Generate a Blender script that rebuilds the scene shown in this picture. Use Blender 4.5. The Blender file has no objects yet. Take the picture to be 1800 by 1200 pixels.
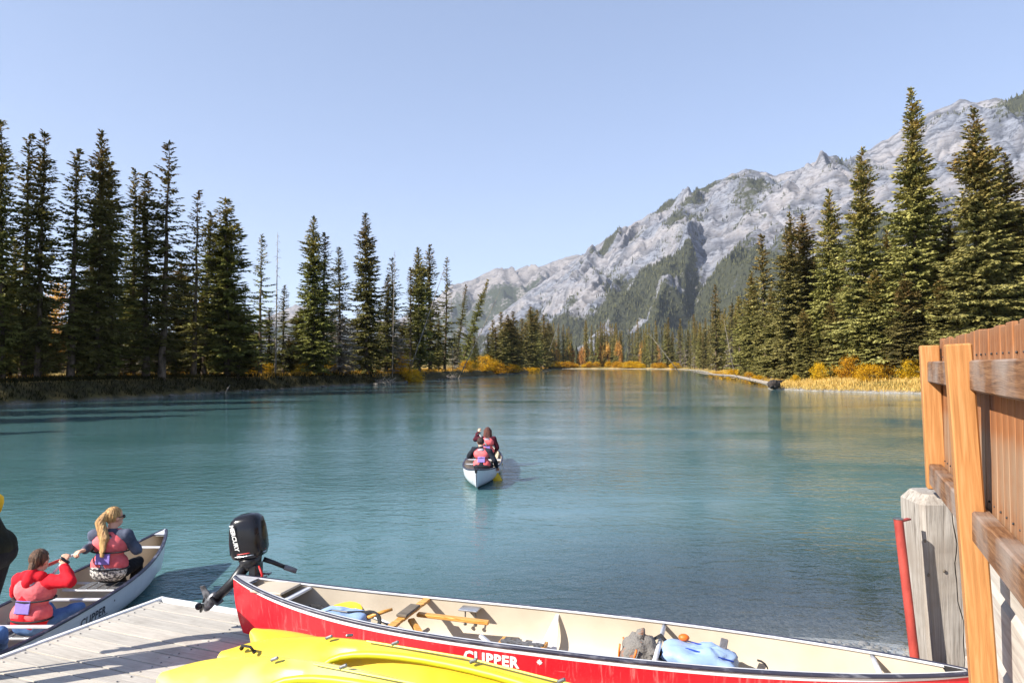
import bpy, bmesh, math, random
import numpy as np
from mathutils import Vector, Matrix, Quaternion

# ------------------------------------------------------------------ camera, sky, sun, exposure
SC = bpy.context.scene
COL = SC.collection
H_CAM = 2.8
PITCH = math.atan(40 / 1250)
cam_d = bpy.data.cameras.new('camera')
cam = bpy.data.objects.new('camera', cam_d)
COL.objects.link(cam)
cam_d.sensor_width = 36.0
cam_d.lens = 25.0
cam_d.clip_start = 0.05
cam_d.clip_end = 30000
cam.location = (0, 0, H_CAM)
cam.rotation_euler = (math.pi / 2 + PITCH, 0, 0)
SC.camera = cam

SUN_TO = Vector((-0.89, -0.45, 0)).normalized()      # horizontal direction towards the sun
SUN_EL = math.radians(34)
world = bpy.data.worlds.new('World')
SC.world = world
world.use_nodes = True
wn = world.node_tree
wn.nodes.clear()
sky = wn.nodes.new('ShaderNodeTexSky')
sky.sky_type = 'NISHITA'
sky.sun_disc = False
sky.sun_elevation = SUN_EL
sky.sun_rotation = math.atan2(SUN_TO.x, SUN_TO.y)
sky.altitude = 3200
sky.air_density = 1.0
sky.dust_density = 0.3
sky.ozone_density = 2.0
bg = wn.nodes.new('ShaderNodeBackground')
bg.inputs['Strength'].default_value = 0.13
wo = wn.nodes.new('ShaderNodeOutputWorld')
tint = wn.nodes.new('ShaderNodeMix'); tint.data_type = 'RGBA'; tint.blend_type = 'MULTIPLY'
tint.inputs[0].default_value = 1.0; tint.inputs[7].default_value = (1.15, .98, 1.0, 1)
wn.links.new(sky.outputs[0], tint.inputs[6])
soft = wn.nodes.new('ShaderNodeGamma'); soft.inputs[1].default_value = .6          # the photograph's sky is very even
wn.links.new(tint.outputs[2], soft.inputs[0])
gain = wn.nodes.new('ShaderNodeMix'); gain.data_type = 'RGBA'; gain.blend_type = 'MULTIPLY'
gain.inputs[0].default_value = 1.0; gain.inputs[7].default_value = (1.26, 1.37, 1.50, 1)
wn.links.new(soft.outputs[0], gain.inputs[6])
wn.links.new(gain.outputs[2], bg.inputs[0])
wn.links.new(bg.outputs[0], wo.inputs[0])

sun_d = bpy.data.lights.new('sun', 'SUN')
sun_d.energy = 4.9
sun_d.angle = math.radians(0.53)
sun_d.color = (1.0, 0.94, 0.84)
sun = bpy.data.objects.new('sun', sun_d)
COL.objects.link(sun)
sdir = -(SUN_TO * math.cos(SUN_EL) + Vector((0, 0, math.sin(SUN_EL))))
sun.rotation_euler = sdir.to_track_quat('-Z', 'Y').to_euler()

SC.view_settings.view_transform = 'Standard'
SC.view_settings.look = 'None'
SC.view_settings.gamma = 1.0
SC.view_settings.use_curve_mapping = False
SC.view_settings.exposure = 1.15
SC.render.engine = 'CYCLES'
SC.cycles.use_denoising = True
SC.cycles.max_bounces = 8
SC.cycles.diffuse_bounces = 3
SC.cycles.glossy_bounces = 3
SC.cycles.transparent_max_bounces = 12
SC.cycles.transmission_bounces = 3
SC.cycles.caustics_reflective = False
SC.cycles.caustics_refractive = False
SC.cycles.volume_bounces = 0

# ------------------------------------------------------------------ helpers
F = 1250.0
CP, SP = math.cos(PITCH), math.sin(PITCH)
def at(px, py, D):
    """world point seen at photo position (px, py) standing D metres ahead"""
    u = (px - 900) / F; v = (600 - py) / F
    d = Vector((u, CP - v * SP, SP + v * CP))
    return Vector((0, 0, H_CAM)) + d * (D / d.y)
def at_z(px, py, z):
    u = (px - 900) / F; v = (600 - py) / F
    d = Vector((u, CP - v * SP, SP + v * CP))
    return Vector((0, 0, H_CAM)) + d * ((z - H_CAM) / d.z)

# ---- numpy gradient noise
_rs = np.random.RandomState(7)
_perm = np.concatenate([_rs.permutation(256)] * 3)
_ga = _rs.rand(256) * 2 * np.pi
_gx, _gy = np.cos(_ga), np.sin(_ga)
def perlin(x, y):
    x = np.asarray(x, float); y = np.asarray(y, float)
    xi = np.floor(x).astype(int); yi = np.floor(y).astype(int)
    xf = x - xi; yf = y - yi
    u = xf * xf * xf * (xf * (xf * 6 - 15) + 10); v = yf * yf * yf * (yf * (yf * 6 - 15) + 10)
    def g(ix, iy, dx, dy):
        h = _perm[(_perm[ix & 255] + iy) & 255]
        return _gx[h] * dx + _gy[h] * dy
    a = g(xi, yi, xf, yf); b = g(xi + 1, yi, xf - 1, yf)
    c = g(xi, yi + 1, xf, yf - 1); d = g(xi + 1, yi + 1, xf - 1, yf - 1)
    return ((a + u * (b - a)) * (1 - v) + (c + u * (d - c)) * v) * 1.5
def fbm(x, y, o=4, gain=.5):
    r = 0; a = 1
    for i in range(o):
        r = r + a * perlin(x * 2 ** i + 17.3 * i, y * 2 ** i - 9.1 * i); a *= gain
    return r
def ridged(x, y, o=4, gain=.5):
    r = 0; a = 1
    for i in range(o):
        r = r + a * (1 - 2 * np.abs(perlin(x * 2 ** i + 5.3 * i, y * 2 ** i + 3.7 * i))); a *= gain
    return r

# ---- mesh builder
class MB:
    def __init__(s):
        s.v = []; s.f = []; s.m = []
    def add(s, vs, fs, mi=0):
        o = len(s.v)
        s.v.extend([tuple(p) for p in vs])
        s.f.extend([tuple(i + o for i in f) for f in fs])
        s.m.extend([mi] * len(fs))
        return s
    def box(s, c, size, rot=None, mi=0, bev=0.0):
        hx, hy, hz = size[0] / 2, size[1] / 2, size[2] / 2
        if bev > 0:
            b = min(bev, hx * .9, hy * .9, hz * .9)
            vs = []
            for z, i in ((-hz, b), (-hz + b, 0), (hz - b, 0), (hz, b)):
                X, Y = hx - i, hy - i
                bb = b if i == 0 else b * .6
                vs += [(X - bb, -Y, z), (X, -Y + bb, z), (X, Y - bb, z), (X - bb, Y, z), (-X + bb, Y, z), (-X, Y - bb, z), (-X, -Y + bb, z), (-X + bb, -Y, z)]
            fs = [tuple(range(7, -1, -1)), tuple(range(24, 32))]
            for r in range(3):
                for k in range(8):
                    fs.append((r * 8 + k, r * 8 + (k + 1) % 8, r * 8 + 8 + (k + 1) % 8, r * 8 + 8 + k))
        else:
            vs = [(x, y, z) for z in (-hz, hz) for x, y in ((-hx, -hy), (hx, -hy), (hx, hy), (-hx, hy))]
            fs = [(3, 2, 1, 0), (4, 5, 6, 7), (0, 1, 5, 4), (1, 2, 6, 5), (2, 3, 7, 6), (3, 0, 4, 7)]
        c = Vector(c)
        if rot is not None:
            R = rot if isinstance(rot, Matrix) else Matrix.Rotation(rot, 3, 'Z')
            vs = [R @ Vector(p) + c for p in vs]
        else:
            vs = [Vector(p) + c for p in vs]
        return s.add(vs, fs, mi)
    def beam(s, a, b, w, h, up=(0, 0, 1), mi=0, bev=0.0):
        a = Vector(a); b = Vector(b); d = b - a; L = d.length; d = d / L
        up = Vector(up); sx = up.cross(d)
        if sx.length < 1e-4: sx = Vector((1, 0, 0)).cross(d)
        sx.normalize(); uz = d.cross(sx)
        R = Matrix((d, sx, uz)).transposed()
        return s.box((a + b) / 2, (L, w, h), R, mi, bev)
    def tube(s, pts, rad, n=8, mi=0, caps=True, flat=1.0, up=(0, 0, 1)):
        pts = [Vector(p) for p in pts]
        if not hasattr(rad, '__len__'): rad = [rad] * len(pts)
        rings = []; prev = None
        for i, p in enumerate(pts):
            t = (pts[min(i + 1, len(pts) - 1)] - pts[max(i - 1, 0)])
            if t.length < 1e-9: t = Vector((0, 0, 1))
            t.normalize()
            if prev is None:
                a = Vector(up).cross(t)
                if a.length < 1e-3: a = Vector((1, 0, 0)).cross(t)
                a.normalize()
            else:
                a = prev - t * prev.dot(t)
                a.normalize()
            prev = a; b = t.cross(a)
            rings.append([p + (a * math.cos(2 * math.pi * k / n) + b * (math.sin(2 * math.pi * k / n) * flat)) * rad[i] for k in range(n)])
        vs = [q for r in rings for q in r]; fs = []
        for i in range(len(pts) - 1):
            for k in range(n):
                fs.append((i * n + k, i * n + (k + 1) % n, (i + 1) * n + (k + 1) % n, (i + 1) * n + k))
        if caps:
            fs.append(tuple(range(n - 1, -1, -1)))
            fs.append(tuple((len(pts) - 1) * n + k for k in range(n)))
        return s.add(vs, fs, mi)
    def ellipsoid(s, c, r, rot=None, nu=12, nv=8, mi=0):
        vs = []; fs = []
        R = rot or Matrix.Identity(3); c = Vector(c)
        for j in range(1, nv):
            th = math.pi * j / nv
            for k in range(nu):
                ph = 2 * math.pi * k / nu
                vs.append(R @ Vector((r[0] * math.sin(th) * math.cos(ph), r[1] * math.sin(th) * math.sin(ph), r[2] * math.cos(th))) + c)
        vs.append(R @ Vector((0, 0, r[2])) + c); vs.append(R @ Vector((0, 0, -r[2])) + c)
        T, B = len(vs) - 2, len(vs) - 1
        for j in range(nv - 2):
            for k in range(nu):
                fs.append((j * nu + k, (j + 1) * nu + k, (j + 1) * nu + (k + 1) % nu, j * nu + (k + 1) % nu))
        for k in range(nu):
            fs.append((T, k, (k + 1) % nu)); fs.append((B, (nv - 2) * nu + (k + 1) % nu, (nv - 2) * nu + k))
        return s.add(vs, fs, mi)
    def capsule(s, a, b, ra, rb, n=12, m=4):
        a = Vector(a); b = Vector(b)
        d = b - a
        if d.length < 1e-5: return s.ellipsoid(a, (ra, ra, ra))
        d.normalize()
        pts = []; rad = []
        for i in range(m + 1):
            t = math.pi / 2 * i / m
            pts.append(a - d * (ra * math.cos(t))); rad.append(max(ra * math.sin(t), ra * .05))
        for i in range(m + 1):
            t = math.pi / 2 * i / m
            pts.append(b + d * (rb * math.sin(t))); rad.append(max(rb * math.cos(t), rb * .05))
        return s.tube(pts, rad, n)
    def mesh(s, name, mats, smooth=False):
        me = bpy.data.meshes.new(name)
        me.from_pydata(s.v, [], s.f)
        for m in (mats if isinstance(mats, (list, tuple)) else [mats]): me.materials.append(m)
        if any(s.m): me.polygons.foreach_set('material_index', s.m)
        if smooth: me.polygons.foreach_set('use_smooth', [True] * len(s.f))
        me.update()
        return me
    def build(s, name, mats, parent=None, smooth=False, loc=None):
        return put(name, s.mesh(name, mats, smooth), parent, loc)
def put(name, me, parent=None, loc=None):
    o = bpy.data.objects.new(name, me); COL.objects.link(o)
    if parent is not None: o.parent = parent
    if loc is not None: o.location = loc
    return o
def np_mesh(name, V, Q, mats, midx=None, smooth=False):
    """numpy verts + quads/tris (equal arity) -> mesh"""
    me = bpy.data.meshes.new(name)
    V = np.asarray(V, np.float32); Q = np.asarray(Q, np.int32)
    nf, k = Q.shape
    me.vertices.add(len(V)); me.vertices.foreach_set('co', V.ravel())
    me.loops.add(nf * k); me.loops.foreach_set('vertex_index', Q.ravel())
    me.polygons.add(nf)
    me.polygons.foreach_set('loop_start', np.arange(0, nf * k, k, dtype=np.int32))
    me.polygons.foreach_set('loop_total', np.full(nf, k, np.int32))
    for m in (mats if isinstance(mats, (list, tuple)) else [mats]): me.materials.append(m)
    if midx is not None: me.polygons.foreach_set('material_index', np.asarray(midx, np.int32))
    me.polygons.foreach_set('use_smooth', np.full(nf, smooth, bool))
    me.update(calc_edges=True)
    me.validate()
    return me
def vattr(me, name, vals):
    a = me.attributes.new(name, 'FLOAT', 'POINT'); a.data.foreach_set('value', np.asarray(vals, np.float32))
def tag(o, label=None, cat=None, group=None, kind=None):
    if label: o['label'] = label
    if cat: o['category'] = cat
    if group: o['group'] = group
    if kind: o['kind'] = kind
    return o
def thing(name, label, cat, loc=(0, 0, 0), rz=0.0, group=None):
    o = bpy.data.objects.new(name, None); COL.objects.link(o)
    o.location = loc; o.rotation_euler = (0, 0, rz); o.empty_display_size = .2
    return tag(o, label, cat, group)
def smooth_by_angle(me, deg=35):
    bm = bmesh.new(); bm.from_mesh(me)
    bmesh.ops.recalc_face_normals(bm, faces=bm.faces)
    lim = math.radians(deg)
    for e in bm.edges:
        e.smooth = not (len(e.link_faces) == 2 and e.calc_face_angle(0) > lim)
    for f in bm.faces: f.smooth = True
    bm.to_mesh(me); bm.free()
    return me

# ---- materials
def lin(r, g, b):
    f = lambda c: (c / 255 / 12.92) if c / 255 <= .04045 else ((c / 255 + .055) / 1.055) ** 2.4
    return (f(r), f(g), f(b), 1)
class NT:
    def __init__(s, name):
        s.mat = bpy.data.materials.new(name); s.mat.use_nodes = True
        s.t = s.mat.node_tree; s.t.nodes.clear()
        s.out = s.n('ShaderNodeOutputMaterial')
    def n(s, typ, **kw):
        nd = s.t.nodes.new(typ)
        for k, v in kw.items(): setattr(nd, k, v)
        return nd
    def l(s, a, b): s.t.links.new(a, b)
    def coord(s, kind='Object', scale=(1, 1, 1), rot=(0, 0, 0)):
        tc = s.n('ShaderNodeTexCoord'); mp = s.n('ShaderNodeMapping')
        mp.inputs['Scale'].default_value = scale; mp.inputs['Rotation'].default_value = rot
        s.l(tc.outputs[kind], mp.inputs[0]); return mp.outputs[0]
    def noise(s, vec, scale=5, detail=4, rough=.55, dist=0):
        nd = s.n('ShaderNodeTexNoise'); nd.inputs['Scale'].default_value = scale
        nd.inputs['Detail'].default_value = detail; nd.inputs['Roughness'].default_value = rough
        nd.inputs['Distortion'].default_value = dist
        s.l(vec, nd.inputs['Vector']); return nd.outputs[0]
    def ramp(s, fac, stops):
        r = s.n('ShaderNodeValToRGB'); e = r.color_ramp.elements
        while len(e) < len(stops): e.new(.5)
        for el, (p, c) in zip(e, stops):
            el.position = p; el.color = c if len(c) == 4 else (*c, 1)
        s.l(fac, r.inputs[0]); return r.outputs[0]
    def mix(s, fac, a, b, mode='MIX'):
        m = s.n('ShaderNodeMix', data_type='RGBA', blend_type=mode)
        for sock, v in ((m.inputs[0], fac), (m.inputs[6], a), (m.inputs[7], b)):
            if hasattr(v, 'links') or isinstance(v, bpy.types.NodeSocket): s.l(v, sock)
            else: sock.default_value = v
        return m.outputs[2]
    def math(s, op, a, b=0.0, clamp=False):
        m = s.n('ShaderNodeMath', operation=op); m.use_clamp = clamp
        for sock, v in ((m.inputs[0], a), (m.inputs[1], b)):
            if isinstance(v, bpy.types.NodeSocket): s.l(v, sock)
            else: sock.default_value = v
        return m.outputs[0]
    def bump(s, h, strength=.3, dist=.02, nrm=None):
        b = s.n('ShaderNodeBump'); b.inputs['Strength'].default_value = strength; b.inputs['Distance'].default_value = dist
        s.l(h, b.inputs['Height'])
        if nrm is not None: s.l(nrm, b.inputs['Normal'])
        return b.outputs[0]
    def attr(s, name):
        a = s.n('ShaderNodeAttribute', attribute_name=name); return a.outputs['Fac']
    def pbr(s, col, rough=.6, metal=0, nrm=None, spec=.5, coat=0):
        p = s.n('ShaderNodeBsdfPrincipled')
        for sock, v in ((p.inputs['Base Color'], col), (p.inputs['Roughness'], rough), (p.inputs['Metallic'], metal), (p.inputs['Specular IOR Level'], spec), (p.inputs['Coat Weight'], coat)):
            if isinstance(v, bpy.types.NodeSocket): s.l(v, sock)
            else: sock.default_value = v
        if nrm is not None: s.l(nrm, p.inputs['Normal'])
        s.l(p.outputs[0], s.out.inputs[0]); return p
def simple(name, c1, c2=None, scale=8, rough=.6, metal=0, bump=.0, stretch=(1, 1, 1), coat=0, spec=.5, detail=5, lo=.35, hi=.65, bdist=.01):
    t = NT(name); c2 = c2 or tuple(min(1, x * .8) for x in c1[:3]) + (1,)
    v = t.coord('Object', stretch)
    nz = t.noise(v, scale, detail)
    col = t.ramp(nz, [(lo, c2), (hi, c1)])
    nrm = t.bump(t.noise(v, scale * 4, 3), bump, bdist) if bump else None
    r = t.math('ADD', t.math('MULTIPLY', nz, .18), rough - .09, True)
    t.pbr(col, r, metal, nrm, spec, coat); return t.mat
# ------------------------------------------------------------------ the setting
# river outline: left bank, far bank, right bank, near bank
RIVER = np.array([(-60, -40), (-44, 0), (-38, 30), (-35, 48.6), (-30.8, 58.3), (-27.4, 73), (-23.5, 88), (-17.6, 104), (-10.5, 142), (0.5, 206), (12, 275), (17, 312), (12, 330), (-30, 352), (-160, 380),
                  (-160, 520), (-30, 470), (25, 437), (62, 425), (92, 392), (82, 320), (64, 233), (49, 160), (37, 104), (31.5, 88), (29, 80), (31.5, 74), (38.8, 67.5), (60, 63), (72, 45), (60, 20), (24, 10), (8, 6.6), (3.25, 5.15),
                  (2.7, 4.2), (2.0, 2.6), (0.8, 1.6), (-4, 0.6), (-10, -6), (-30, -34)], float)
def river_sd(x, y):
    """signed distance to the river outline, positive on land"""
    P = RIVER; Q = np.roll(P, -1, 0)
    x = np.asarray(x, float); y = np.asarray(y, float)
    d = np.full(x.shape, 1e9); ins = np.zeros(x.shape, bool)
    for (ax, ay), (bx, by) in zip(P, Q):
        ex, ey = bx - ax, by - ay
        t = np.clip(((x - ax) * ex + (y - ay) * ey) / (ex * ex + ey * ey), 0, 1)
        d = np.minimum(d, (x - ax - t * ex) ** 2 + (y - ay - t * ey) ** 2)
        c = ((ay > y) != (by > y)) & (x < (bx - ax) * (y - ay) / (by - ay + 1e-12) + ax)
        ins ^= c
    return np.where(ins, -np.sqrt(d), np.sqrt(d))
def terrain_z(x, y, sd=None):
    x = np.asarray(x, float); y = np.asarray(y, float)
    if sd is None: sd = river_sd(x, y)
    left = 1 / (1 + np.exp((x - (y - 120) * .12 + 4) / 3.0))     # left bank is a cut bank, the right one shelves
    w = fbm(x * .15, y * .15, 3) * .35
    s = sd + w * np.clip(np.hypot(x, y) / 30, .15, 1.6)
    steep = np.clip(s / 1.6, 0, 1); gentle = np.clip(s / 9, 0, 1)
    st = steep * steep * (3 - 2 * steep); ge = gentle ** .75
    rise = left * st * 1.45 + (1 - left) * ge * 1.0
    land = rise + np.clip((s - 6) / 60, 0, 1) * .5 + fbm(x * .05, y * .05, 4) * .22 * np.clip(s / 6, 0, 1)
    near = np.exp(-((x - 1.5) ** 2 + y ** 2) / 40)               # ground rises at the landing
    land = land + near * .9 * np.clip(s / 1.5, 0, 1)
    land_ing = np.exp(-(((x - 3) / 4.2) ** 2 + ((y - 7) / 5.5) ** 2))
    bed = np.maximum(s * (.45 + .3 * left - .33 * land_ing), -2.6)
    far = np.hypot(x, y)
    land = land + np.clip((far - 700) / 1500, 0, 1) ** 1.5 * 12
    return np.where(s > 0, land + .0, bed)

# materials of the ground
def mat_ground():
    t = NT('ground')
    geo = t.n('ShaderNodeNewGeometry'); sp = t.n('ShaderNodeSeparateXYZ'); t.l(geo.outputs['Position'], sp.inputs[0])
    v = geo.outputs['Position']
    n1 = t.noise(v, .25, 5); n2 = t.noise(v, 2.2, 5); n3 = t.noise(v, 26, 3)
    vo = t.n('ShaderNodeTexVoronoi'); vo.inputs['Scale'].default_value = 13; t.l(v, vo.inputs['Vector'])
    stones = t.ramp(vo.outputs['Color'], [(.1, lin(140, 136, 130)), (.5, lin(184, 180, 174)), (.9, lin(222, 218, 212))])
    peb = t.mix(t.ramp(n2, [(.45, (0, 0, 0)), (.75, (.7, .7, .7))]), stones, lin(150, 142, 120))
    dry = t.ramp(n2, [(.3, lin(104, 86, 44)), (.5, lin(176, 142, 76)), (.72, lin(206, 178, 112))])
    green = t.ramp(n2, [(.3, lin(52, 58, 28)), (.7, lin(110, 104, 48))])
    grass = t.mix(t.ramp(n1, [(.38, (0, 0, 0)), (.6, (1, 1, 1))]), green, dry)
    mud_with_shade = t.ramp(n2, [(.3, lin(38, 33, 24)), (.7, lin(66, 58, 42))])  # bare earth, darkened to deepen the shade on the left bank
    hz = t.math('ADD', sp.outputs[2], t.math('MULTIPLY', t.math('SUBTRACT', n2, .5), .35))
    lo = t.n('ShaderNodeMapRange'); lo.inputs['From Min'].default_value = .05; lo.inputs['From Max'].default_value = .32; t.l(hz, lo.inputs[0])
    col = t.mix(lo.outputs[0], t.mix(.35, peb, mud_with_shade), grass)
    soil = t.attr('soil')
    col = t.mix(soil, col, t.mix(.25, mud_with_shade, green))  # left bank face: dark soil whose colour also carries the bank's shade
    gr = t.attr('gravel')
    col = t.mix(gr, col, peb)
    h = t.math('ADD', t.math('MULTIPLY', vo.outputs['Distance'], -.6), n3)
    t.pbr(col, .92, 0, t.bump(h, .8, .05), .2); return t.mat

# terrain sheet: rings that widen outwards, so that the near bank is fine and the far valley coarse
def build_ground():
    r = np.concatenate([[0.3], np.geomspace(1.0, 7500, 330)])
    a = np.radians(np.linspace(-100, 100, 520))
    Rr, A = np.meshgrid(r, a, indexing='ij')
    X = Rr * np.sin(A); Y = Rr * np.cos(A) - .0
    sd = river_sd(X, Y)
    Z = terrain_z(X, Y, sd)
    nr, na = X.shape
    V = np.stack([X, Y, Z], -1).reshape(-1, 3)
    i = np.arange(nr - 1)[:, None] * na + np.arange(na - 1)[None]
    Q = np.stack([i, i + 1, i + na + 1, i + na], -1).reshape(-1, 4)
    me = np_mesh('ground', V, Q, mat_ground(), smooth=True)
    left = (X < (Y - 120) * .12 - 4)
    soil = np.clip(1 - np.abs(sd - 1.0) / 2.2, 0, 1) * left * (Y < 400)  # strip of the left bank that gets the shade-darkened soil
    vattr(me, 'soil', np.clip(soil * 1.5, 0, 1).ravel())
    gr = np.clip(1 - np.hypot(X - 3, Y - 7) / 13, 0, 1)
    vattr(me, 'gravel', np.clip(gr * 3, 0, 1).ravel())
    o = put('ground', me); tag(o, 'riverside ground of dry grass, soil and gravel', 'ground', kind='structure')
build_ground()

def mat_water():
    t = NT('river_water')
    geo = t.n('ShaderNodeNewGeometry')
    def mp(scale, rz=0.0):
        m = t.n('ShaderNodeMapping'); m.inputs['Scale'].default_value = scale; m.inputs['Rotation'].default_value = (0, 0, rz)
        t.l(geo.outputs['Position'], m.inputs[0]); return m.outputs[0]
    big = t.noise(mp((.07, .16, 1), .3), 1, 4)                           # patches of breeze
    patch = t.ramp(big, [(.36, (.18, .18, .18)), (.60, (1, 1, 1))])
    w1 = t.noise(mp((1.0, 1.9, 1), .15), 2.0, 3, .55, .6)
    w2 = t.noise(mp((1.0, 1.7, 1), -.25), 6.5, 3, .55, .4)
    w3 = t.noise(mp((1.0, 1.6, 1), .5), 20, 2)
    h = t.math('ADD', t.math('MULTIPLY', w1, .42), t.math('ADD', t.math('MULTIPLY', w2, .17), t.math('MULTIPLY', w3, .035)))
    h = t.math('MULTIPLY', t.math('MULTIPLY', h, patch), t.attr('breeze'))
    nrm = t.bump(h, WAVE_S, .14)
    depth = t.attr('shallow')
    silt = t.n('ShaderNodeBsdfDiffuse'); t.l(t.mix(t.ramp(t.noise(mp((.06, .1, 1), .4), 1, 4), [(.35, (0, 0, 0)), (.65, (1, 1, 1))]), WATER_COL, WATER_COL2), silt.inputs[0])
    tr = t.n('ShaderNodeBsdfTransparent'); tr.inputs[0].default_value = (.97, .98, .98, 1)
    body = t.n('ShaderNodeMixShader'); t.l(depth, body.inputs[0]); t.l(silt.outputs[0], body.inputs[1]); t.l(tr.outputs[0], body.inputs[2])
    gl = t.n('ShaderNodeBsdfGlossy'); gl.inputs['Roughness'].default_value = .04; gl.inputs[0].default_value = (1, 1, 1, 1); t.l(nrm, gl.inputs['Normal'])
    fr = t.n('ShaderNodeFresnel'); t.l(t.math('ADD', t.math('MULTIPLY', geo.outputs['Backfacing'], 1 / 1.42 - 1.42), 1.42), fr.inputs[0]); t.l(nrm, fr.inputs['Normal'])
    mx = t.n('ShaderNodeMixShader'); t.l(fr.outputs[0], mx.inputs[0]); t.l(body.outputs[0], mx.inputs[1]); t.l(gl.outputs[0], mx.inputs[2])
    t.l(mx.outputs[0], t.out.inputs[0]); return t.mat
WAVE_S = 1.0
WATER_COL = (.052, .132, .132, 1)
WATER_COL2 = (.098, .200, .216, 1)
def build_water():
    r = np.concatenate([[0.2], np.geomspace(.6, 700, 170)]); a = np.radians(np.linspace(-100, 100, 260))
    Rr, A = np.meshgrid(r, a, indexing='ij'); X = Rr * np.sin(A); Y = Rr * np.cos(A)
    nr, na = X.shape
    V = np.stack([X, Y, X * 0], -1).reshape(-1, 3)
    i = np.arange(nr - 1)[:, None] * na + np.arange(na - 1)[None]
    Q = np.stack([i, i + 1, i + na + 1, i + na], -1).reshape(-1, 4)
    me = np_mesh('river_water', V, Q, mat_water(), smooth=True)
    z = terrain_z(X, Y)
    vattr(me, 'shallow', np.clip(np.exp(np.minimum(z, 0) / (.6 + 3.0 * np.exp(-(((X - 3) / 4.5) ** 2 + ((Y - 7.5) / 5.0) ** 2)))) * .98 * (np.hypot(X - 3, Y - 7) < 30), 0, 1).ravel())
    dist = np.hypot(X, Y); vattr(me, 'breeze', ((.34 + .55 * np.clip(1 - (dist - 6) / 34, 0, 1) ** 1.3) * (1 - .72 * np.exp(-(((X - 3.5) / 5.5) ** 2 + ((Y - 7) / 5.5) ** 2)))).ravel())
    o = put('river_water', me); tag(o, 'turquoise glacial river with small ripples', 'river', kind='structure')
build_water()

# ------------------------------------------------------------------ mountains
def mat_mountain(name, rock_a, rock_b, veg):
    t = NT(name)
    geo = t.n('ShaderNodeNewGeometry'); pos = geo.outputs['Position']
    def mp(scale, rot=(0, 0, 0)):
        m = t.n('ShaderNodeMapping'); m.inputs['Scale'].default_value = scale; m.inputs['Rotation'].default_value = rot
        t.l(pos, m.inputs[0]); return m.outputs[0]
    n1 = t.noise(mp((.004, .004, .004)), 1, 6, .6)
    n2 = t.noise(mp((.03, .03, .05)), 1, 5, .65)
    st = t.noise(mp((.004, .004, .045), (.35, -.5, 0)), 1, 6, .6, .6)       # tilted rock beds
    rock = t.ramp(st, [(.34, rock_b), (.44, rock_a), (.50, tuple(x * .62 for x in rock_a[:3]) + (1,)), (.54, rock_a), (.62, tuple(x * .7 for x in rock_a[:3]) + (1,)), (.68, rock_a)])
    rock = t.mix(t.ramp(n2, [(.36, (1, 1, 1)), (.50, (0, 0, 0))]), rock, tuple(x * .55 for x in rock_b[:3]) + (1,))
    rock = t.mix(t.ramp(n1, [(.4, (0, 0, 0)), (.62, (.5, .5, .5))]), rock, lin(158, 150, 146))
    bd = t.math('FRACT', t.math('ADD', t.attr('bed'), t.math('MULTIPLY', n2, .5)))
    rock = t.mix(t.math('MULTIPLY', t.ramp(bd, [(.05, (1, 1, 1)), (.16, (0, 0, 0)), (.5, (0, 0, 0)), (.62, (.5, .5, .5)), (.72, (0, 0, 0)), (.98, (.8, .8, .8))]), .7), rock, tuple(x * .55 for x in rock_b[:3]) + (1,))
    vg = t.attr('veg')
    vf = t.math('ADD', vg, t.math('MULTIPLY', t.math('SUBTRACT', n2, .5), 1.5))
    vf = t.ramp(vf, [(.45, (0, 0, 0)), (.60, (1, 1, 1))])
    vcol = t.ramp(n2, [(.3, tuple(x * .6 for x in veg[:3]) + (1,)), (.7, veg)])
    col = t.mix(vf, rock, vcol)
    h = t.math('ADD', t.math('MULTIPLY', st, 1.0), t.math('MULTIPLY', n2, .6))
    t.pbr(col, .95, 0, t.bump(h, .9, 15), .1); return t.mat
ROCK_A, ROCK_B = lin(128, 132, 143), lin(80, 84, 96)
VEG = lin(64, 66, 50)
def resample(P, n):
    P = np.asarray(P, float); d = np.concatenate([[0], np.cumsum(np.hypot(np.diff(P[:, 0]), np.diff(P[:, 1])))])
    u = np.linspace(0, d[-1], n); return np.stack([np.interp(u, d, P[:, k]) for k in range(3)], -1), u
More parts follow.
